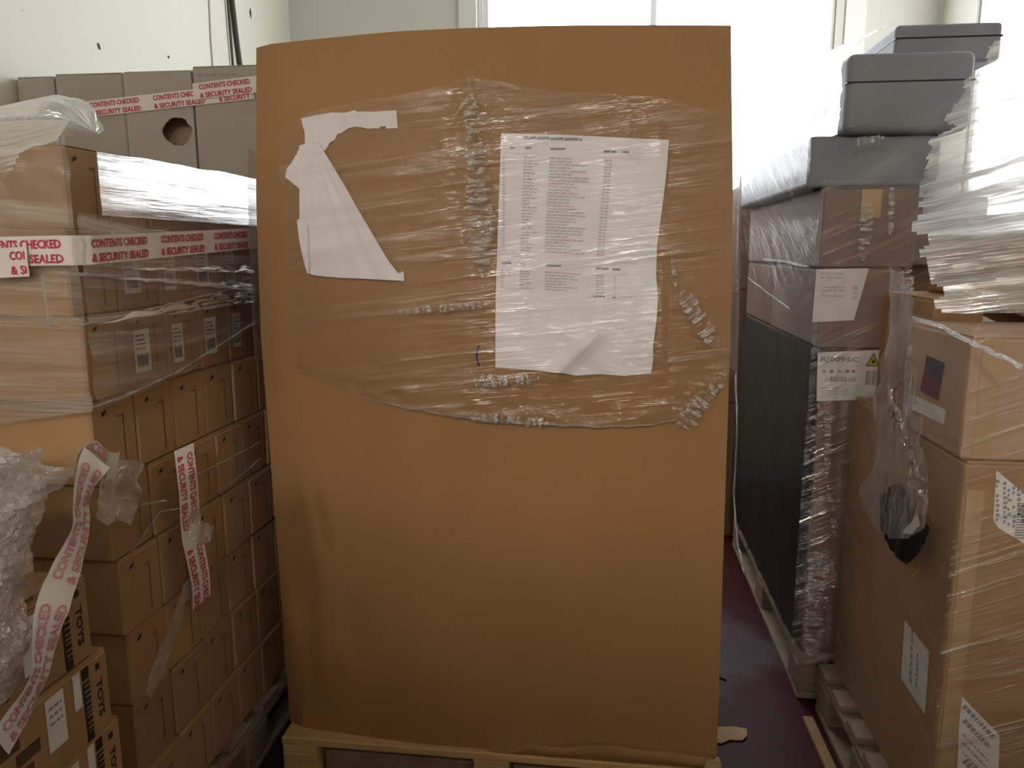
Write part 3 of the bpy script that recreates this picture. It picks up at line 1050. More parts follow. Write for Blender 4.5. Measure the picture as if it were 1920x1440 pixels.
CY = 2.20
cg = 'grey cartons against the cream wall'
xs = [-1.752, -1.629, -1.412, -1.199, -0.986, -0.89]
tops = [1.797, 1.802, 1.803, 1.812, 1.816, 1.814]
for i in range(5):
    w = xs[i + 1] - xs[i] - 0.004
    for (z0, z1) in ((0.144, 0.55), (0.552, 0.96), (0.962, 1.37), (1.372, tops[i])):
        top = z1 > 1.6
        hole = top and i == 2
        lab = 'grey-brown carton with a torn oval hole in its side, behind the left stack' if hole else 'grey-brown carton in the %s layer behind the left stack, %s from the cream wall' % (ORD[int(z0 / 0.4)], ORD[i])
        t = thing('grey_carton', lab, 'carton', (xs[i] + w / 2 + 0.002, CY + 0.2, z0), None if hole else cg)
        h = z1 - z0
        if hole:
            p = ray_to_y(335, 247, CY)
            obj('body', holed_box(w, 0.4, h - 0.004, p.x - t.location.x - 0.004, p.z - z0, 0.045, 0.040), 'board_grey', t)
            pf_ = Print(); pts_ = []
            obj('inner_carton', box_mesh(w - 0.02, 0.3, h - 0.03, 0.004, 'board_red'), None, t, (0, 0.03, 0.008))
        else:
            obj('body', box_mesh(w, 0.4, h - 0.004, 0.004, 'board_grey'), None, t)
        for s in (-1, 1):
            obj('top_flap', box_mesh(w - 0.004, 0.196, 0.003, 0.001, 'board_grey'), None, t, (0, s * 0.1, h - 0.004))
        obj('parcel_tape', box_mesh(w - 0.006, 0.05, 0.0006, 0, 'parcel_tape'), None, t, (0, 0, h - 0.0012))
        if top and i == 3:
            P = Print(); P.words(-w / 2 + 0.015, h - 0.03, 0.12, 0.008, random.Random(4), 0.012, 0.03)
            P.build('print_mark', lambda u, v: Vector((u, -0.2006, v)), 'ink_grey', t)
pallet('wooden pallet under the grey-brown cartons', -1.75, -0.89, CY, CY + 0.42, 'pallet_wood_old')

# tapes: along the grey cartons, a second piece overlapping it, round the left stack, and two loose ends
yt = CY - 0.004
def lay(px, py, Y): return ray_to_y(px, py, Y)
a, b = lay(120, 210, yt), lay(475, 170, yt)
up = Vector((0, 0, 0.0225))
tilt = (b - a).normalized(); acr = Vector((-tilt.z, 0, tilt.x)) * 0.0225
security_tape('long white tape with red lettering stretched across the grey-brown cartons', [(a.lerp(b, i / 12), acr) for i in range(13)], start=0.086, side=1)
a2, b2 = lay(362, 172, yt - 0.003), lay(560, 148, yt - 0.003)
security_tape('short white tape overlapping the end of the long tape on the grey cartons', [(a2.lerp(b2, i / 8), acr) for i in range(9)], start=0.02, side=1)

FX, FY = -0.838, 1.152      # planes of the film round the left stack
pth = []
for x in (-1.45, -1.3, -1.15, -1.0, -0.92, -0.87): pth.append((Vector((x, FY - 0.006, 1.293 + (x + 0.87) * 0.02)), Vector((0, 0, 0.0235))))
pth.append((Vector((FX - 0.012, FY - 0.002, 1.293)), Vector((0, 0, 0.0235))))
for y in (1.175, 1.25, 1.35, 1.45, 1.55, 1.65, 1.75, 1.85, 2.0): pth.append((Vector((FX + 0.006, y, 1.293 + (y - 1.16) * 0.045)), Vector((0, 0.001, 0.0235))))
security_tape('white tape with red lettering wound round the film of the left stack', pth, start=0.03, side=1, wrinkle=0.0015)
pth = []
for x in (-1.45, -1.3, -1.15, -1.0, -0.92): pth.append((Vector((x, FY - 0.012, 1.278 + (x + 0.87) * 0.05)), Vector((0, 0, 0.0235))))
security_tape('second white tape end stuck just below the tape round the left stack', pth, start=0.10, side=1, wrinkle=0.0015)

# hanging tape on the side of the left stack
tx = -0.826
hp = [(332 + 13, 838), (346, 880), (352, 920), (358, 960), (362, 1000), (367, 1040), (372, 1080), (377, 1110), (381, 1138)]
pth = []
for i, (px, py) in enumerate(hp):
    p = ray_to_x(px, py, tx)
    p.x += 0.004 * math.sin(i * 1.3)
    pth.append((p, Vector((0.006, 0.0255, 0.004)) if i > 1 else Vector((0.008, 0.022, 0.003))))
security_tape('white tape with red lettering hanging down the side of the left stack', smooth_path(pth), start=0.014, side=1, ragged=0.02, flip=1)

# ------------------------------------------------------------------ film round the left stack
fb = thing('stretch_film', 'wrinkled clear film wound round the upper half of the stack of small marked cartons', 'film', (-1.28, 1.65, 1.0))
back = tuple(-c for c in fb.location)
def b_low(y): return interp([(1.1, 1.025), (1.17, 1.03), (1.44, 1.05), (1.81, 1.12), (2.1, 1.17)], y)
def b_x(z): return FX - max(0.0, z - 1.35) * 0.65
def side_film(u, v):
    y = lerp(FY + 0.004, 2.12, u)
    top = 1.352
    z = lerp(b_low(y), top, v)
    w = 0.004 * wr(y + z * 0.3, z, 4, 4, 30) + 0.002 * wr(y, z, 5, 14, 80)
    return Vector((FX + w, y, z))
o = sheet('side_wrap', side_film, 120, 70, 'film_stack', fb, 0.95, 0.33); o.location = back
def shoulder(u, v):
    # film pulled up and inwards over the set-back top layer
    y = lerp(1.30 - 0.10 * (1 - v), 2.13, u)
    z = lerp(1.350, 1.468 + 0.012 * u + 0.006 * wr(u, 0, 2, 6, 1), v)
    w = 0.0012 * wr(y + z * 0.3, z, 4, 3, 40)
    return Vector((FX - (z - 1.35) * 0.58 - (y - 1.6) * 0.03 + w, y, z))
o = sheet('shoulder_wrap', shoulder, 110, 40, 'film_gloss', fb, 0.85, 0.14); o.location = back
def front_film(u, v):
    x = lerp(-1.74, FX - 0.004, u)
    z = lerp(0.90 + 0.13 * u, 1.475, v)
    d = 0.0
    k = math.exp(-((x + 0.95) / 0.18) ** 2) * max(0, min(1, (z - 1.30) * 8))
    d = 0.012 * k * wr((x + z) * 1.0, x - z * 0.9, 7, 30, 8) + 0.004 * wr(x, z, 8, 6, 26)
    return Vector((x, FY - d, z))
o = sheet('front_wrap', front_film, 120, 70, 'film_front', fb, 0.9, 0.55); o.location = back
# the draped film edges: two glossy ropes over the side and one dropped fold
def rope(px_list, r, parent, X=FX + 0.004, mat='film_rope', sag=0.0):
    pts = []
    for i in range(len(px_list) - 1):
        a, b = ray_to_x(*px_list[i], X), ray_to_x(*px_list[i + 1], X)
        for k in range(8): pts.append(a.lerp(b, k / 8) + Vector((0.002 * noise.noise(Vector((i + k * 0.3, 1, 2))), 0, 0.003 * noise.noise(Vector((i + k * 0.3, 5, 2))))))
    pts.append(ray_to_x(*px_list[-1], X))
    o = tube('film_rope', pts, r * 0.75, mat, parent, 6, lambda t: 0.7 + 0.5 * noise.noise(Vector((t * 23, r * 1000, 3))) + 0.15)
    o.location = tuple(-c for c in parent.location)
    return o
rope([(112, 513), (200, 517), (310, 527), (400, 536), (478, 540)], 0.0045, fb)
rope([(169, 765), (230, 745), (300, 712), (332, 698), (400, 655), (481, 602)], 0.0035, fb)
rope([(126, 614), (200, 600), (300, 575), (427, 543)], 0.003, fb)
rope([(372, 888), (430, 860), (488, 828)], 0.0018, fb, FX - 0.004)
rope([(392, 932), (440, 900), (490, 858)], 0.0018, fb, FX - 0.004)
rope([(80, 515), (92, 610), (108, 612)], 0.003, fb, -0.852)

# glossy folds that stand off the side and catch the window
def fold_strip(px0, px1, h0, h1, seed):
    a, b = ray_to_x(*px0, FX + 0.02), ray_to_x(*px1, FX + 0.02)
    def fn(u, v):
        p = a.lerp(b, u)
        h = lerp(h0, h1, u) * (0.8 + 0.5 * wr(u, 0, seed, 9, 1)) * min(1.0, u * 6 + 0.1)
        return Vector((p.x - 0.58 * h * v - 0.03 * (p.y - 1.6) + 0.001 * wr(u, v, seed, 8, 3), p.y, p.z + h * v + 0.003 * wr(u, v, seed + 2, 14, 1)))
    o = sheet('bright_fold', fn, 70, 8, 'film_gloss', fb, (b - a).length, 0.05, lambda u, v: wr(u, v, seed + 5, 16, 3) > -0.28)
    o.location = back
back = tuple(-c for c in fb.location)
fold_strip((200, 522), (482, 545), 0.004, 0.026, 1)
fold_strip((215, 505), (482, 512), 0.004, 0.018, 2)
fold_strip((170, 608), (480, 556), 0.006, 0.024, 3)
fold_strip((300, 592), (482, 566), 0.004, 0.014, 4)

# loose film hanging lower on the side, with tatters where the tape tore it
lf = thing('loose_film', 'torn loose clear film hanging off the side of the small marked cartons', 'film', (-0.83, 1.4, 0.5))
back = tuple(-c for c in lf.location)
def tri(px_pts, step, X, mat, name, amp=0.006, seed=3, parent=lf):
    pp = [ray_to_x(px, py, X) for px, py in px_pts]
    out = [(p.y, p.z) for p in pp]
    o = cut_sheet(name, out, step, lambda u, v: Vector((X + amp * wr(u, v, seed, 30, 22) + amp * 0.5 * wr(u, v, seed + 1, 70, 60), u, v)), mat, parent)
    o.location = tuple(-c for c in parent.location)
    return o
tri([(205, 862), (262, 862), (268, 870), (258, 905), (262, 950), (240, 985), (222, 975), (200, 985), (178, 970), (180, 930), (188, 890)], 0.008, -0.845, 'film_crumple', 'tatter', 0.012, 5)
tri([(352, 960), (372, 950), (378, 975), (404, 990), (396, 1012), (380, 1022), (366, 1020), (358, 1000)], 0.006, -0.808, 'film_crumple', 'tatter', 0.010, 6)
tri([(270, 1300), (345, 1098), (362, 1070), (362, 1100), (330, 1200), (285, 1310)], 0.01, -0.835, 'film_stack', 'tatter', 0.006, 7)
rope([(268, 945), (300, 940), (312, 938)], 0.003, lf, -0.835)
rope([(240, 1045), (300, 960), (350, 950)], 0.0016, lf, -0.835)

# puffed-up film on top of the left stack
puff = thing('film_bundle', 'puffed bundle of loose milky film lying on top of the left stack', 'film', (-1.15, 1.35, 1.48))
back = tuple(-c for c in puff.location)
def puff_fn(u, v):
    # u runs along the length (left to right), v round the bundle
    t = 2 * math.pi * v
    cx_ = lerp(-1.62, -0.885, u)
    r = (0.085 if u < 0.9 else 0.085 * math.sqrt(max(0.0, 1 - ((u - 0.9) / 0.1) ** 2)))
    r *= 0.75 + 0.35 * math.sin(u * 5 + 1.2)
    rz = r * (0.62 + 0.25 * wr(u, v, 3, 4, 2))
    ry = r * (1.3 + 0.3 * wr(u, v, 9, 4, 3))
    wv = 1 + 0.16 * wr(u * 2 + math.cos(t), math.sin(t), 4, 3, 2)
    z = 1.492 + rz + math.sin(t) * rz * wv
    y = 1.29 + math.cos(t) * ry * wv
    if z < 1.486: z = 1.486 + 0.002 * wr(u, v, 2, 9, 9)
    return Vector((cx_ + 0.015 * wr(u, v, 6, 6, 6), y, z))
o = sheet('film_skin', puff_fn, 70, 40, 'film_puff', puff, 0.75, 0.5); o.location = back
def skirt(u, v):
    # the tail of the bundle pulled down over the front edge
    x = lerp(-1.60, -0.86, u)
    z = lerp(1.50, 1.40 - 0.02 * math.sin(u * 9), v)
    y = lerp(1.19, FY - 0.012, min(1, v * 2)) - 0.01 * wr(x - z, z + x, 5, 22, 7) * v
    return Vector((x, y, z))
o = sheet('film_tail', skirt, 120, 40, 'film_front', puff, 0.75, 0.1, lambda u, v: v < 0.75 + 0.5 * wr(u, 0, 6, 14, 1) - 0.5 * max(0, u - 0.85) / 0.15); o.location = back

# ------------------------------------------------------------------ toy cartons in front on the left
TX = -0.782
def toy_carton(group):
    sx, sy, sz = 0.42, 0.34, 0.1325
    t = thing('toy_carton', 'brown carton with black vertical TOYS lettering in the stack of toy cartons', 'carton', (0, 0, 0), group)
    obj('body', box_mesh(sx, sy, sz - 0.004, 0.004, 'board_tan', 1, 'toy'), None, t)
    for s in (-1, 1):
        obj('top_flap', box_mesh(sx - 0.004, sy / 2 - 0.004, 0.003, 0.001, 'board_tan', 1, 'toy'), None, t, (0, s * sy / 4, sz - 0.004))
    fn = lambda off: (lambda u, v: Vector((sx / 2 + off, u, v)))
    # far edge of the face is u = +0.17; text runs downwards
    P = Print()
    P.rect(0.139, sz * 0.80, 0.149, sz * 0.88)
    P.text('TOYS', 0.139, sz * 0.68, 0.013, 0.062, 0.03, -math.pi / 2)
    P.build('lettering', fn(0.0008), 'ink_black', t)
    P = Print(); r = random.Random(3)
    z = sz * 0.93
    P.rect(0.108, sz * 0.80, 0.124, sz * 0.95)
    P.rect(0.108, sz * 0.03, 0.124, sz * 0.14)
    z = sz * 0.77
    while z > sz * 0.17:
        h = r.uniform(0.004, 0.008)
        P.rect(0.108, z - h, 0.124, z)
        P.rect(0.108, z - h - 0.003, 0.112, z - h)
        z -= h + 0.003
    P.build('printed_band', fn(0.0008), 'ink_black', t)
    P = Print(); P.rect(0.088, sz * 0.52, 0.104, sz * 0.95)
    P.build('small_sticker', fn(0.0008), 'label_white', t)
    P = Print(); P.rect(0.03, sz * 0.30, 0.068, sz * 0.92)
    st = P.build('sticker', fn(0.0008), 'label_white', t)
    P = Print()
    for q in range(3):
        P.words(0.036, sz * (0.6 + 0.09 * q), 0.026, 0.004, r, 0.004, 0.01)
    P.build('sticker_print', fn(0.0014), 'ink_grey', st)
    P = Print()
    P.rect(-0.05, sz * 0.2, 0.0, sz * 0.4); P.rect(-0.03, sz * 0.45, 0.015, sz * 0.6); P.rect(-0.07, sz * 0.65, -0.02, sz * 0.85)
    P.build('print_mark', fn(0.0008), 'ink_brown', t)
    return t
tproto = toy_carton('toy cartons stacked in front of the left stack')
first = True
for r, dy in enumerate((0.026, 0.022, 0.018, -0.002, -0.026)):
    o = tproto if first else copy_tree(tproto)
    first = False
    o['label'] = 'brown carton with black TOYS lettering, %s up in the pile beside the small marked cartons' % ORD[r]
    o.location = (TX - 0.21 + (0.004 if r % 2 else 0), 1.045 - 0.17 + dy, 0.1445 + r * 0.1325)
    o = copy_tree(tproto); o.location = (TX - 0.21, 1.045 - 0.17 - 0.343 + dy, 0.1445 + r * 0.1325)
    o['label'] = 'brown carton with black TOYS lettering, %s up in the second pile on the toy pallet' % ORD[r]
# loose pinkish carton on top of them
t = thing('loose_carton', 'small reddish carton lying under the crumpled film on the toy cartons', 'carton', (TX - 0.215, 0.79, 0.1445 + 5 * 0.1325))
obj('body', box_mesh(0.40, 0.30, 0.13, 0.006, 'board_red'), None, t)
for s in (-1, 1): obj('top_flap', box_mesh(0.39, 0.147, 0.003, 0.001, 'board_red'), None, t, (0, s * 0.0755, 0.13))

# crumpled film over the toy cartons
ff = thing('crumpled_film', 'crumpled bundle of clear film hanging over the toy cartons', 'film', (TX, 0.85, 0.9))
back = tuple(-c for c in ff.location)
cr_px = [(-140, 880), (-60, 862), (0, 858), (60, 850), (92, 838), (106, 840), (118, 866), (132, 890), (128, 925), (108, 960), (88, 990), (80, 1030), (76, 1080), (66, 1130), (60, 1170),
         (52, 1220), (40, 1260), (20, 1310), (-20, 1380), (-60, 1440), (-200, 1480)]
XFILM = TX + 0.062
pp = [ray_to_x(px, py, XFILM) for px, py in cr_px]
def crumple(u, v):
    a = Vector((u * 11, v * 11, 0.5)); b = Vector((u * 34, v * 30, 2.5))
    c1 = noise.multi_fractal(a, 1.0, 2.0, 4) if False else noise.turbulence(a, 4, False)
    return Vector((XFILM - 0.012 + 0.030 * noise.noise(a) + 0.014 * noise.noise(b) + 0.006 * noise.noise(Vector((u * 90, v * 90, 4))), u, v))
o = cut_sheet('film_skin', [(p.y, p.z) for p in pp], 0.0055, crumple, 'film_crumple', ff, smooth=False); o.location = back
def crumple2(u, v):
    p = crumple(u + 0.4, v + 0.2)
    return Vector((p.x - 0.016, u, v))
pp2 = [ray_to_x(px - 25, py + 12, XFILM - 0.015) for px, py in cr_px]
o = cut_sheet('film_layer', [(p.y, p.z) for p in pp2], 0.0075, crumple2, 'film_crumple', ff, smooth=False); o.location = back
# film lying back over the top
def cap(u, v):
    y = lerp(0.52, 0.985, u)
    x = lerp(XFILM - 0.005, -1.15, v)
    z = 0.985 + 0.025 * noise.noise(Vector((y * 12, x * 12, 1))) + 0.01 * noise.noise(Vector((y * 40, x * 40, 1))) + 0.03 * math.sin(min(1, v * 3) * math.pi / 2) - 0.01
    return Vector((x, y, z))
o = sheet('film_top', cap, 60, 40, 'film_crumple', ff, 0.45, 0.4, smooth=False); o.location = back

# loose tape on that film (seen from its pale side)
lp = [(0, 1395), (40, 1335), (70, 1275), (82, 1225), (88, 1180), (102, 1130), (120, 1080), (140, 1030), (153, 985), (152, 945), (158, 910), (170, 880), (182, 858)]
pth = []
XT = XFILM + 0.036
for i, (px, py) in enumerate(lp):
    p = ray_to_x(px, py, XT)
    q = ray_to_x(*(lp[min(i + 1, len(lp) - 1)]), XT) - ray_to_x(*(lp[max(i - 1, 0)]), XT)
    q.normalize()
    acr = Vector((1, 0, 0)).cross(q) * -0.0235
    acr = Vector((0.004 * math.sin(i), -q.z, q.y))
    acr = Vector((0.0, -q.z * 0.0235, q.y * 0.0235)) + Vector((0.006 * math.sin(i * 0.9), 0, 0))
    pth.append((p, acr))
security_tape('loose white tape with pale pink lettering curling over the crumpled film', smooth_path(pth), start=0.012, ink='tape_pink_ink', side=1, wrinkle=0.002, period=0.185)
# its twisted end stub
pth = []
for i, (px, py) in enumerate([(150, 930), (150, 905), (154, 880), (158, 858), (172, 852), (188, 862), (200, 872), (212, 874), (220, 872)]):
    p = ray_to_x(px, py, XT - 0.012)
    pth.append((p, Vector((0.004, -0.014, 0.012)) if i < 4 else Vector((0.003, 0.003, 0.019))))
security_tape('short curled end of white tape with pale pink lettering beside the loose film', smooth_path(pth), start=-0.05, ink='tape_pink_ink', side=1, wrinkle=0.002)

# ------------------------------------------------------------------ stack on the right, beside the window
EX, EY = 0.582, 2.152

def carton(name, label, x0, x1, y0, y1, z0, z1, mat, bev=0.006, seg=2, flaps=True, cat='carton', group=None, tape=True, rot=(0, 0, 0)):
    t = thing(name, label, cat, ((x0 + x1) / 2, (y0 + y1) / 2, z0), group, rot)
    sx, sy, sz = x1 - x0, y1 - y0, z1 - z0
    fl_ = 0.004 if flaps else 0
    obj('body', box_mesh(sx, sy, sz - fl_, bev, mat, seg), None, t)
    if flaps:
        for s in (-1, 1):
            obj('top_flap', box_mesh(sx - 0.008, sy / 2 - 0.006, 0.004, 0.001, mat), None, t, (0, s * (sy / 4 - 0.001), sz - 0.0042))
    if tape:
        # parcel tape across the seam and down the front
        obj('parcel_tape', box_mesh(0.05, 0.0012, sz * 0.35, 0, 'parcel_tape'), None, t, (0, -sy / 2 - 0.0007, sz * 0.62))
        obj('parcel_tape', box_mesh(0.05, sy - 0.01, 0.0008, 0, 'parcel_tape'), None, t, (0, 0, sz - 0.0008))
    return t

def front_of(t, sy):
    return lambda off: (lambda u, v: Vector((u - t.location.x, -sy / 2 - off, v - t.location.z)))
def left_of(t, sx):
    return lambda off: (lambda u, v: Vector((-sx / 2 - off, u - t.location.y, v - t.location.z)))

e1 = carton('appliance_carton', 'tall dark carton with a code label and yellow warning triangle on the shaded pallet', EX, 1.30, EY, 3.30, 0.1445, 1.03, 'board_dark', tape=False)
f1 = front_of(e1, 3.30 - EY)
P = Print(); lp0 = [ray_to_y(px, py, EY) for px, py in ((1533, 661), (1668, 655), (1668, 748), (1531, 752))]
P.poly([(p.x, p.z) for p in reversed(lp0)])
st = P.build('code_label', f1(0.0008), 'label_white', e1)
def lab_uv(px, py):
    p = ray_to_y(px, py, EY); return p.x, p.z
P = Print(); r = random.Random(8)
u0, v0 = lab_uv(1538, 677); u1, _ = lab_uv(1611, 671)
P.text('RJ0095C', u0, v0, 0.0125, u1 - u0, 0.03)
for k, px in enumerate((1545, 1559, 1574, 1588, 1600)):
    u, v = lab_uv(px, 696)
    n = (4, 8, 3, 6, 5)[k]
    P.poly([(u + 0.006 * math.cos(2 * math.pi * q / n + k), v + 0.005 * math.sin(2 * math.pi * q / n + k)) for q in range(n)])
u, v = lab_uv(1547, 715); ue, _ = lab_uv(1602, 715)
while u < ue:
    w = r.uniform(0.001, 0.005); P.rect(u, v, u + w, v + 0.014); u += w + r.uniform(0.001, 0.004)
u, v = lab_uv(1622, 722); ue, _ = lab_uv(1640, 722)
while u < ue:
    w = r.uniform(0.001, 0.004); P.rect(u, v, u + w, v + 0.04); u += w + 0.002
P.build('label_print', f1(0.0016), 'ink_grey', st)
P = Print()
for py in (728, 733, 738, 743):
    u, v = lab_uv(1540, py); P.words(u, v, 0.07 if py < 740 else 0.025, 0.003, r, 0.008, 0.02)
P.build('label_small_print', f1(0.0016), 'ink_faint', st)
P = Print(); P.poly([lab_uv(1623, 686), lab_uv(1648, 686), lab_uv(1638, 662)]); P.build('warning_triangle', f1(0.0016), 'hazard_yellow', st)
P = Print()
tri_o = [lab_uv(1623, 686), lab_uv(1648, 686), lab_uv(1638, 662)]
for i in range(3):
    a, b = Vector(tri_o[i]), Vector(tri_o[(i + 1) % 3]); d = (b - a).normalized(); n = Vector((-d.y, d.x)) * 0.0022
    P.poly([tuple(a - n * 0.2), tuple(b - n * 0.2), tuple(b + n * 0.8), tuple(a + n * 0.8)])
u, v = lab_uv(1637, 677)
P.poly([(u - 0.004, v - 0.005), (u + 0.005, v - 0.006), (u + 0.003, v + 0.003), (u, v + 0.006), (u - 0.003, v + 0.002)])
P.build('triangle_outline', f1(0.0022), 'ink_black', st)

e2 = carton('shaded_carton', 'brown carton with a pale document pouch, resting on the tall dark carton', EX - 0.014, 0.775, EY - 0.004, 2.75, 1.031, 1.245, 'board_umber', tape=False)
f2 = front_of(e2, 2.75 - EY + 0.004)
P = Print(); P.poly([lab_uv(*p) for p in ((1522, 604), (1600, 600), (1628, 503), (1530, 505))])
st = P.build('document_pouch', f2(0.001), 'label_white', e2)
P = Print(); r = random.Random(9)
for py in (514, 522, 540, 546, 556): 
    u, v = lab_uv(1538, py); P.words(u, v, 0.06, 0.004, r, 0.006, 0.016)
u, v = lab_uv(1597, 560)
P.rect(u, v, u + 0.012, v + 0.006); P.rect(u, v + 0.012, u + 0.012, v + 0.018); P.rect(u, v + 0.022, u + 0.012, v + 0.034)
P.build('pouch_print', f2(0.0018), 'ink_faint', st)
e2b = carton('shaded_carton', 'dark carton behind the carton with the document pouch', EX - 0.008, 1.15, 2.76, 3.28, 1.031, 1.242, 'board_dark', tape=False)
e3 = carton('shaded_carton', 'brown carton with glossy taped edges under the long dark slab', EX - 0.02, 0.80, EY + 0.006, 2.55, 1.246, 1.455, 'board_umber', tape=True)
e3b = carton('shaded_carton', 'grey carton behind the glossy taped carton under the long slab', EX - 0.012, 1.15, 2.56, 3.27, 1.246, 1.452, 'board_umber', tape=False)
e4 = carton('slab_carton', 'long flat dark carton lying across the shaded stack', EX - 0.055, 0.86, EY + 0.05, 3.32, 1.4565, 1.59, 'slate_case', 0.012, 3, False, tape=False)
e5 = carton('upright_case', 'large slate-grey case with rounded corners on top of the shaded stack', 0.598, 0.905, EY, 2.52, 1.591, 1.785, 'slate_case', 0.02, 4, False, 'case', tape=False)
e6 = carton('flat_case', 'smaller slate-grey case on top of the large rounded case', 0.752, 1.02, 2.29, 2.58, 1.786, 1.884, 'slate_case', 0.012, 3, False, 'case', tape=False)
for t in (e5, e6):
    # lid line
    sx = t.children[0].dimensions.x; sy = t.children[0].dimensions.y; sz = t.children[0].dimensions.z
    obj('lid_seam', box_mesh(sx + 0.002, sy + 0.002, 0.004, 0, 'black_sheet'), None, t, (0, 0, sz * 0.62))

# stack at the back next to the window
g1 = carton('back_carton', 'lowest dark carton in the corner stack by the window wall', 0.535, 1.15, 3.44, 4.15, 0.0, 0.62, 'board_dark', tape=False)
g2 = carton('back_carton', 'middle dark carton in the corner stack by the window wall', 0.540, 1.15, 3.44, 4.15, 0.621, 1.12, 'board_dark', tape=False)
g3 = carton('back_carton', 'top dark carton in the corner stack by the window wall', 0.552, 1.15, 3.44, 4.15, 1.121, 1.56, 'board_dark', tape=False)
gfm = thing('stretch_film', 'clear film hanging over the corner stack by the window wall', 'film', (0.53, 3.4, 0))
def g_film(u, v):
    y = lerp(3.425, 4.14, u); z = lerp(0.25, 1.60, v)
    return Vector((0.515 + 0.006 * wr(y, z, 3, 12, 20) + 0.02 * v, y, z))
o = sheet('side_wrap', g_film, 30, 60, 'film_dark', gfm, 0.7, 1.3); o.location = tuple(-c for c in gfm.location)
def g_film2(u, v):
    x = lerp(0.515, 1.16, u); z = lerp(0.25, 1.60, v)
    return Vector((x + 0.02 * v * (1 - u), 3.42 + 0.006 * wr(x, z, 6, 12, 20), z))
o = sheet('front_wrap', g_film2, 30, 60, 'film_dark', gfm, 0.65, 1.3); o.location = tuple(-c for c in gfm.location)

# film of the shaded stack; black sheet paints shade on its side
bw_ = thing('black_sheet', 'black sheet painting the shade on the aisle side of the tall dark carton', 'film', (0.56, 2.7, 0.15))
def black_side(u, v):
    y = lerp(EY + 0.012, 3.31, u); z = lerp(0.15, 1.02, v)
    return Vector((EX - 0.011 + 0.003 * wr(y, z, 4, 7, 9), y, z))
o = sheet('wrap', black_side, 50, 40, 'black_sheet', bw_, 1.1, 0.9); o.location = tuple(-c for c in bw_.location)

ef = thing('stretch_film', 'clear glossy film wound round the tall dark carton and the cartons on it', 'film', (0.9, 2.7, 0.15))
back = tuple(-c for c in ef.location)
def e_side(u, v):
    y = lerp(EY - 0.012, 3.34, u); z = lerp(0.12, 1.60, v)
    w = 0.004 * wr(y + z * 0.6, z - y * 0.7, 4, 3, 20) + 0.002 * wr(y, z, 5, 30, 30)
    out = EX - 0.034 - 0.032 * max(0, min(1, (z - 1.38) * 9))
    return Vector((out - w, y, z))
o = sheet('side_wrap', e_side, 90, 90, 'film_dark', ef, 1.15, 1.45); o.location = back
def e_front(u, v):
    x = lerp(EX - 0.034, 1.12, u); z = lerp(0.10, 1.47, v)
    ck = math.exp(-((x - EX - 0.03) / 0.05) ** 2) * max(0, min(1, (0.62 - z) * 5))
    w = 0.004 * wr(x + z * 0.5, z, 6, 6, 24) + 0.007 * ck * wr(x, z, 7, 6, 60)
    return Vector((x, EY - 0.022 - w, z))
o = sheet('front_wrap', e_front, 60, 120, 'film_right', ef, 0.55, 1.35); o.location = back
# glossy crumpled bands at the carton edges of the front
def e_band(x0, z0, x1, z1, w, seed, off=0.032):
    dx, dz = x1 - x0, z1 - z0; L = math.hypot(dx, dz); nx, nz = -dz / L, dx / L
    def fn(u, v):
        x = x0 + dx * u + nx * (v - 0.5) * w; z = z0 + dz * u + nz * (v - 0.5) * w
        return Vector((x, EY - off - 0.006 * (0.5 + wr(u, v, seed, L * 90, 4)), z))
    def ragged(u, v):
        return abs(v - 0.5) * 2 < min(1.0, math.sin(math.pi * u) * 2.2) * (0.85 + 0.5 * wr(u, v, seed + 3, L * 150, 6))
    o = sheet('crease_band', fn, int(L * 300) + 16, 18, 'film_band', ef, L, w, ragged); o.location = back
for (a_, b_, w, sd) in (((1620, 375), (1610, 490), 0.035, 1), ((1664, 345), (1660, 445), 0.015, 2), ((1530, 1010), (1515, 1230), 0.06, 3), ((1545, 760), (1545, 880), 0.02, 4), ((1590, 270), (1650, 262), 0.02, 5), ((1500, 500), (1432, 486), 0.015, 6), ((1690, 500), (1690, 560), 0.04, 7), ((1548, 900), (1560, 1000), 0.02, 8)):
    p, q = ray_to_y(*a_, EY), ray_to_y(*b_, EY)
    if sd == 6: continue
    e_band(p.x, p.z, q.x, q.z, w, sd)
o = rope([(1380, 700), (1382, 800), (1376, 930), (1382, 1010), (1396, 1075)], 0.006, ef, EX - 0.045); 
o = rope([(1432, 486), (1470, 490), (1515, 500)], 0.006, ef, EX - 0.042)
o = rope([(1402, 520), (1440, 550), (1480, 578)], 0.003, ef, EX - 0.042)
# film pulled from the cases back and over the long slab
def tent(u, v):
    a = Vector((0.588, EY + 0.02, 1.79)).lerp(Vector((0.745, 2.30, 1.89)), max(0.0, 0.5 * u))
    top0 = Vector((0.745, 2.285, 1.89)); top1 = Vector((0.56, 3.36, 1.93))
    bot0 = Vector((0.585, EY - 0.012, 1.585)); bot1 = Vector((0.515, 3.36, 1.60))
    mid0 = Vector((0.588, EY - 0.010, 1.79)); mid1 = Vector((0.53, 3.36, 1.78))
    T, M_, B = top0.lerp(top1, u), mid0.lerp(mid1, u), bot0.lerp(bot1, u)
    p = B.lerp(M_, v * 2) if v < 0.5 else M_.lerp(T, v * 2 - 1)
    sag = 0.02 * math.sin(math.pi * u) * math.sin(math.pi * v)
    return p + Vector((-0.006 + 0.006 * wr(u, v, 5, 4, 22) + sag, 0, 0))
o = sheet('top_wrap', tent, 70, 60, 'film_tent', ef, 1.2, 0.4); o.location = back
def case_front(u, v):
    x = lerp(0.585, 0.90, u); z = lerp(1.46, 1.60 + 0.17 * u, v)
    return Vector((x, EY - 0.016 - 0.004 * wr(x, z, 4, 14, 20) , z))
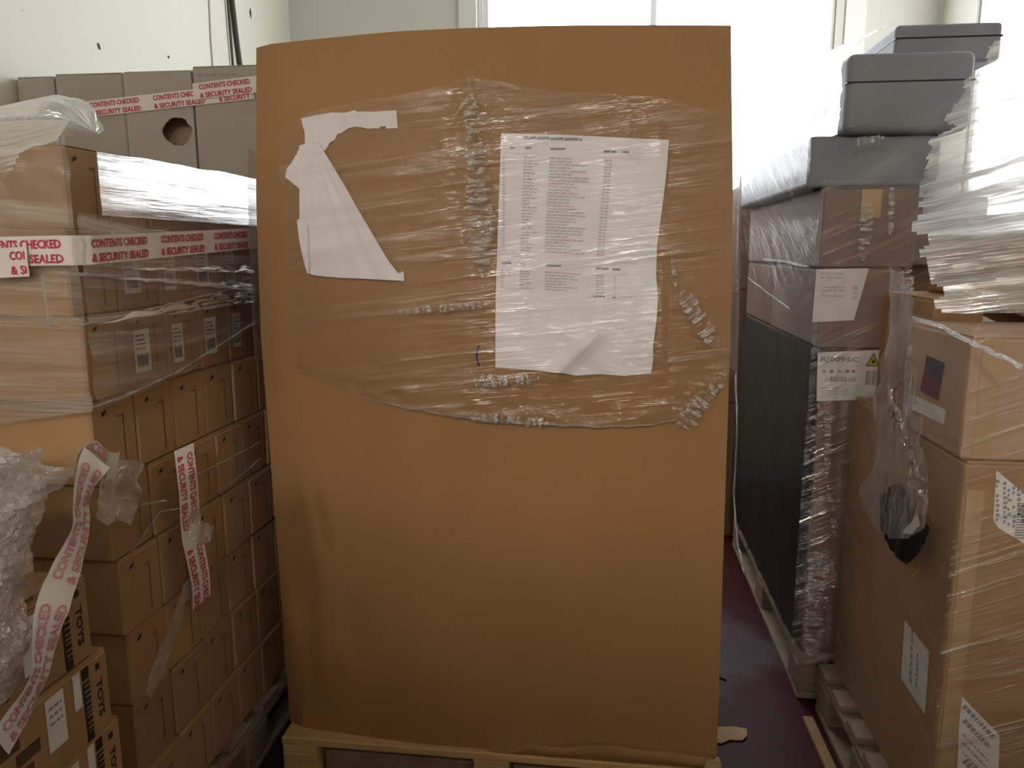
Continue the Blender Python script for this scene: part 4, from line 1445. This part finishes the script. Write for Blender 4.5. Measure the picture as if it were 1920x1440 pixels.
o = sheet('upper_wrap', case_front, 40, 20, 'film_dark', ef, 0.4, 0.2); o.location = back

# ------------------------------------------------------------------ film-covered cartons at the right front
GX, GY = 0.652, 1.435
h1 = carton('large_carton', 'large brown carton with barcode labels at the front of the right stack', GX, 1.30, GY, 2.075, 0.1445, 0.916, 'board_tan', tape=False)
hl, hf = left_of(h1, 1.30 - GX), front_of(h1, 2.075 - GY)
def hx(px, py): p = ray_to_x(px, py, GX); return p.y, p.z
def hy(px, py): p = ray_to_y(px, py, GY); return p.x, p.z
P = Print(); P.poly([hx(*p) for p in ((1697, 1162), (1743, 1222), (1735, 1340), (1690, 1272))])
st = P.build('side_label', hl(0.0008), 'label_white', h1)
P = Print()
for (a_, b_) in (((1712, 1180), (1707, 1285)), ((1722, 1225), (1719, 1290))):
    u0, v0 = hx(*a_); u1, v1 = hx(*b_)
    n = 7
    for q in range(n):
        t0, t1 = q / n, (q + 0.7) / n
        P.poly([(lerp(u0, u1, t0) - 0.004, lerp(v0, v1, t0)), (lerp(u0, u1, t0) + 0.004, lerp(v0, v1, t0)), (lerp(u0, u1, t1) + 0.004, lerp(v0, v1, t1)), (lerp(u0, u1, t1) - 0.004, lerp(v0, v1, t1))])
P.build('label_print', hl(0.0016), 'ink_grey', st)
P = Print()
for (c, r0) in (((1712, 1066), 0.014), ((1719, 1062), 0.014)):
    u, v = hx(*c)
    for q in range(8):
        t0, t1 = math.pi * (q / 8 - 0.5), math.pi * ((q + 1) / 8 - 0.5)
        P.poly([(u - math.cos(t0) * r0, v + math.sin(t0) * r0 * 1.3), (u - math.cos(t1) * r0, v + math.sin(t1) * r0 * 1.3),
                (u - math.cos(t1) * r0 * 0.7, v + math.sin(t1) * r0 * 0.9), (u - math.cos(t0) * r0 * 0.7, v + math.sin(t0) * r0 * 0.9)])
P.build('yellow_mark', hl(0.0008), 'yellow_ink', h1)
# front labels: a lower sheet and an upper sheet
P = Print(); P.poly([hy(*p) for p in ((1790, 1560), (1868, 1560), (1874, 1378), (1800, 1302))])
st = P.build('front_label', hf(0.0008), 'label_white', h1)
P = Print(); r = random.Random(12)
def slant(u0, v0, length, ang, h):
    c, s = math.cos(ang), math.sin(ang); u = 0
    while u < length:
        w = min(r.uniform(0.003, 0.012), length - u)
        q = [(u, 0), (u + w, 0), (u + w, h), (u, h)]
        P.poly([(u0 + a_ * c - b_ * s, v0 + a_ * s + b_ * c) for a_, b_ in q]); u += w + 0.003
an = -0.80
for k, py in enumerate((1325, 1352, 1376, 1392, 1410, 1428, 1444)):
    u, v = hy(1803, py); slant(u, v, 0.075 if k else 0.085, an, (0.008, 0.009, 0.003, 0.003, 0.003, 0.012, 0.004)[k])
P.build('label_print', hf(0.0016), 'ink_grey', st)
P = Print(); P.poly([hy(*p) for p in ((1862, 975), (1872, 990), (1990, 1060), (1990, 960), (1920, 925), (1868, 882))])
st = P.build('front_label', hf(0.0008), 'label_white', h1)
P = Print()
for k, px in enumerate((1866, 1880, 1888, 1897, 1906, 1914)):
    for q in range(9):
        u, v = hy(px, 905 + q * 9 + k * 4)
        if r.random() < 0.75: P.rect(u, v, u + r.uniform(0.003, 0.007), v + 0.006)
u, v = hy(1908, 950)
for q in range(14): P.rect(u, v - 0.06 + q * 0.005, u + 0.06, v - 0.06 + q * 0.005 + 0.0028)
P.build('label_print', hf(0.0016), 'ink_grey', st)
# clear parcel tape strip down the front corner
obj('corner_tape', box_mesh(0.03, 0.0014, 0.70, 0, 'parcel_tape'), None, h1, (-(1.30 - GX) / 2 + 0.022, -(2.075 - GY) / 2 - 0.0008, 0.02))

h2 = carton('sticker_carton', 'carton with a plum and navy sticker above a blank white label, on the large carton', GX - 0.006, 1.06, GY + 0.012, 1.745, 0.9165, 1.143, 'board_red', tape=False)
h2l = left_of(h2, 1.06 - GX + 0.006)
GX2 = GX - 0.006
def h2x(px, py): p = ray_to_x(px, py, GX2); return p.y, p.z
P = Print(); P.poly([h2x(*p) for p in ((1738, 666), (1773, 681), (1765, 720), (1732, 702))]); st = P.build('dark_sticker', h2l(0.0008), 'sticker_navy', h2)
P = Print(); P.poly([h2x(*p) for p in ((1732, 702), (1765, 720), (1760, 751), (1726, 733))]); P.build('sticker_lower', h2l(0.001), 'sticker_red', st)
P = Print(); r = random.Random(2)
for py in (690, 700, 724, 730): 
    u, v = h2x(1764, py + 6); P.words(u - 0.0, v, 0.045, 0.003, r, 0.006, 0.014)
P.build('sticker_print', h2l(0.0016), 'sticker_plum', st)
P = Print(); P.poly([h2x(*p) for p in ((1705, 737), (1775, 769), (1770, 796), (1699, 762))]); P.build('blank_label', h2l(0.0008), 'label_white', h2)
obj('parcel_tape', box_mesh(0.035, 0.0012, 0.22, 0, 'parcel_tape'), None, h2, (-0.17, -(1.745 - GY - 0.012) / 2 - 0.0007, 0.003))

h3 = carton('rear_carton', 'narrow brown carton behind the sticker carton on the large carton', 0.70, 0.805, 1.76, 2.07, 0.9165, 1.19, 'board_tan', tape=False)
h7 = carton('low_carton', 'low brown carton under the tilted carton in the right stack', 0.83, 1.40, 1.76, 2.07, 0.9165, 1.0, 'board_tan', tape=True)
h4 = carton('tilted_carton', 'tilted brown carton leaning on the narrow carton in the right stack', 0.0, 0.40, 0.0, 0.28, 0.0, 0.20, 'board_tan', rot=(0, math.radians(25), 0), tape=False)
c25, s25 = math.cos(math.radians(25)), math.sin(math.radians(25))
h4.location = (0.795 + 0.20 * c25, 1.91, 1.195 - 0.20 * s25)
h5 = carton('side_carton', 'plain brown carton beside the sticker carton in the right stack', 1.07, 1.45, GY + 0.03, 1.745, 0.9165, 1.13, 'board_tan', tape=True)

gf = thing('stretch_film', 'clear creased film pulled over the cartons with barcode labels', 'film', (1.0, 1.75, 0.15))
back = tuple(-c for c in gf.location)
def g_left(u, v):
    y = lerp(GY - 0.03, 2.10, u); z = lerp(0.15, 0.96, v)
    return Vector((GX - 0.022 - 0.004 * wr(y + z, z - y * 0.8, 4, 4, 26) - 0.01 * max(0, (z - 0.9) * 8), y, z))
o = sheet('side_wrap', g_left, 60, 90, 'film_right', gf, 0.65, 0.9); o.location = back
def g_front(u, v):
    x = lerp(GX - 0.022, 1.42, u); z = lerp(0.15, 1.17, v)
    return Vector((x, GY - 0.03 - 0.004 * wr(x + z * 0.8, z, 6, 4, 30), z))
o = sheet('front_wrap', g_front, 60, 100, 'film_right', gf, 0.7, 1.1); o.location = back
def g_upper_left(u, v):
    y = lerp(GY - 0.03, 1.80, u); z = lerp(0.95, 1.165, v)
    return Vector((GX - 0.030 - 0.004 * wr(y + z, z, 9, 5, 26), y, z))
o = sheet('upper_side_wrap', g_upper_left, 40, 30, 'film_right', gf, 0.35, 0.2); o.location = back
# the sheet that slopes from the cases down over the tilted carton
def slope(u, v):
    L_ = [ray_to_y(1835, 85, 2.13), ray_to_y(1768, 210, 2.13), ray_to_y(1705, 330, 2.10), ray_to_y(1688, 452, 1.70), ray_to_y(1714, 590, 1.62)]
    R_ = [Vector((1.56, 2.14, 1.84)), Vector((1.55, 2.14, 1.72)), Vector((1.54, 2.10, 1.60)), Vector((1.52, 1.55, 1.33)), Vector((1.46, 1.40, 1.185))]
    k = min(3, int(v * 4)); f = v * 4 - k
    p = L_[k].lerp(L_[k + 1], f).lerp(R_[k].lerp(R_[k + 1], f), u)
    w = 0.007 * wr(u + v * 0.2, v + u * 0.25, 3, 3, 26) + 0.003 * wr(u, v, 7, 14, 60)
    return p + Vector((-0.3, -0.6, 0.5)).normalized() * (w + 0.02 * math.sin(math.pi * v) * math.sin(math.pi * u) + 0.01)
o = sheet('sloping_wrap', slope, 90, 100, 'film_slope', gf, 0.75, 0.9,
          lambda u, v: u > 0.015 + 0.05 * (0.5 + wr(u, v, 8, 2, 18))); o.location = back
o = rope([(1712, 596), (1760, 610), (1800, 632), (1850, 655), (1920, 690)], 0.006, gf, GX - 0.036)
o.name = 'film_rope'

# hanging strand of film between the two right stacks, with a scrap of black film caught in it
hs = thing('film_strand', 'twisted strand of loose milky film hanging between the two right stacks', 'film', (0.61, 1.75, 0.5))
SXP = GX - 0.05
def strand(px_pts, step, mat, name, amp, seed, X=SXP):
    pp = [ray_to_x(px, py, X) for px, py in px_pts]
    o = cut_sheet(name, [(p.y, p.z) for p in pp], step, lambda u, v: Vector((X - amp * wr(u, v, seed, 26, 9) - amp * 0.5 * wr(u, v, seed + 2, 80, 30), u, v)), mat, hs)
    o.location = tuple(-c for c in hs.location)
strand([(1668, 500), (1700, 520), (1712, 560), (1705, 620), (1690, 700), (1672, 740), (1668, 780), (1690, 820), (1706, 850), (1700, 880), (1690, 900), (1720, 930), (1745, 950), (1735, 990), (1700, 1010),
        (1672, 1010), (1640, 990), (1622, 950), (1616, 915), (1632, 880), (1640, 820), (1636, 780), (1640, 740), (1656, 690), (1668, 600)], 0.012, 'film_strand', 'film_strip', 0.012, 3)
strand([(1648, 930), (1690, 900), (1712, 950), (1745, 990), (1730, 1030), (1700, 1060), (1668, 1030), (1650, 985)], 0.012, 'black_sheet', 'black_scrap', 0.008, 6, SXP + 0.013)
strand([(1690, 1000), (1712, 978), (1722, 960), (1726, 985), (1712, 1002)], 0.006, 'film_puff', 'white_tag', 0.006, 9, SXP - 0.016)

# ------------------------------------------------------------------ things on the floor
sc_out = [(0.300, 1.962), (0.352, 1.966), (0.372, 1.972), (0.404, 1.966), (0.400, 1.935), (0.385, 1.915), (0.350, 1.912), (0.325, 1.893), (0.300, 1.905)]
pts, faces = cut_outline(sc_out, 0.012)
bm = bmesh.new()
vv = [bm.verts.new((u, v, 0.0012 + 0.0015 * (1 + noise.noise(Vector((u * 40, v * 40, 1)))))) for u, v in pts]
for f in faces: bm.faces.new([vv[i] for i in f])
ret = bmesh.ops.extrude_face_region(bm, geom=list(bm.faces))
for e_ in ret['geom']:
    if isinstance(e_, bmesh.types.BMVert): e_.co.z += 0.003
me = bpy.data.meshes.new('cardboard_scrap'); bm.to_mesh(me); bm.free()
o = obj('cardboard_scrap', me, 'board_edge')
tag(o, 'torn scrap of pale cardboard lying on the red floor beside the pallet', 'cardboard')
o = obj('floor_plank', box_mesh(0.028, 0.62, 0.016, 0.002, 'board_tan', 1, 'plank'), None, None, (0.585, 1.72, 0.0), (0, 0, math.radians(1)))
tag(o, 'narrow strip of brown board lying on the floor along the right pallet', 'board')
o = tube('floor_string', [(0.335, 2.24, 0.003), (0.352, 2.228, 0.003), (0.368, 2.222, 0.003), (0.385, 2.208, 0.003)], 0.0026, 'ink_black')
tag(o, 'short black scrap of string on the worn floor', 'string')

# ------------------------------------------------------------------ unseen load added behind the camera to shade the lower fronts
pallet('added wooden pallet under the unseen shading load', -1.22, 1.22, -1.75, -0.95, 'pallet_wood_old')
for i, (x0, x1) in enumerate(((-1.2, -0.602), (-0.6, -0.002), (0.002, 0.6), (0.602, 1.2))):
    for j, (z0, z1) in enumerate(((0.1445, 0.63), (0.631, 1.12), (1.121, 1.62))):
        carton('shading_carton', 'added brown carton, %s layer of the unseen shading load, %s from the wall' % (ORD[j], ORD[i]),
               x0, x1, -1.74, -0.96, z0, z1, 'board_tan', group='added cartons of the unseen shading load')
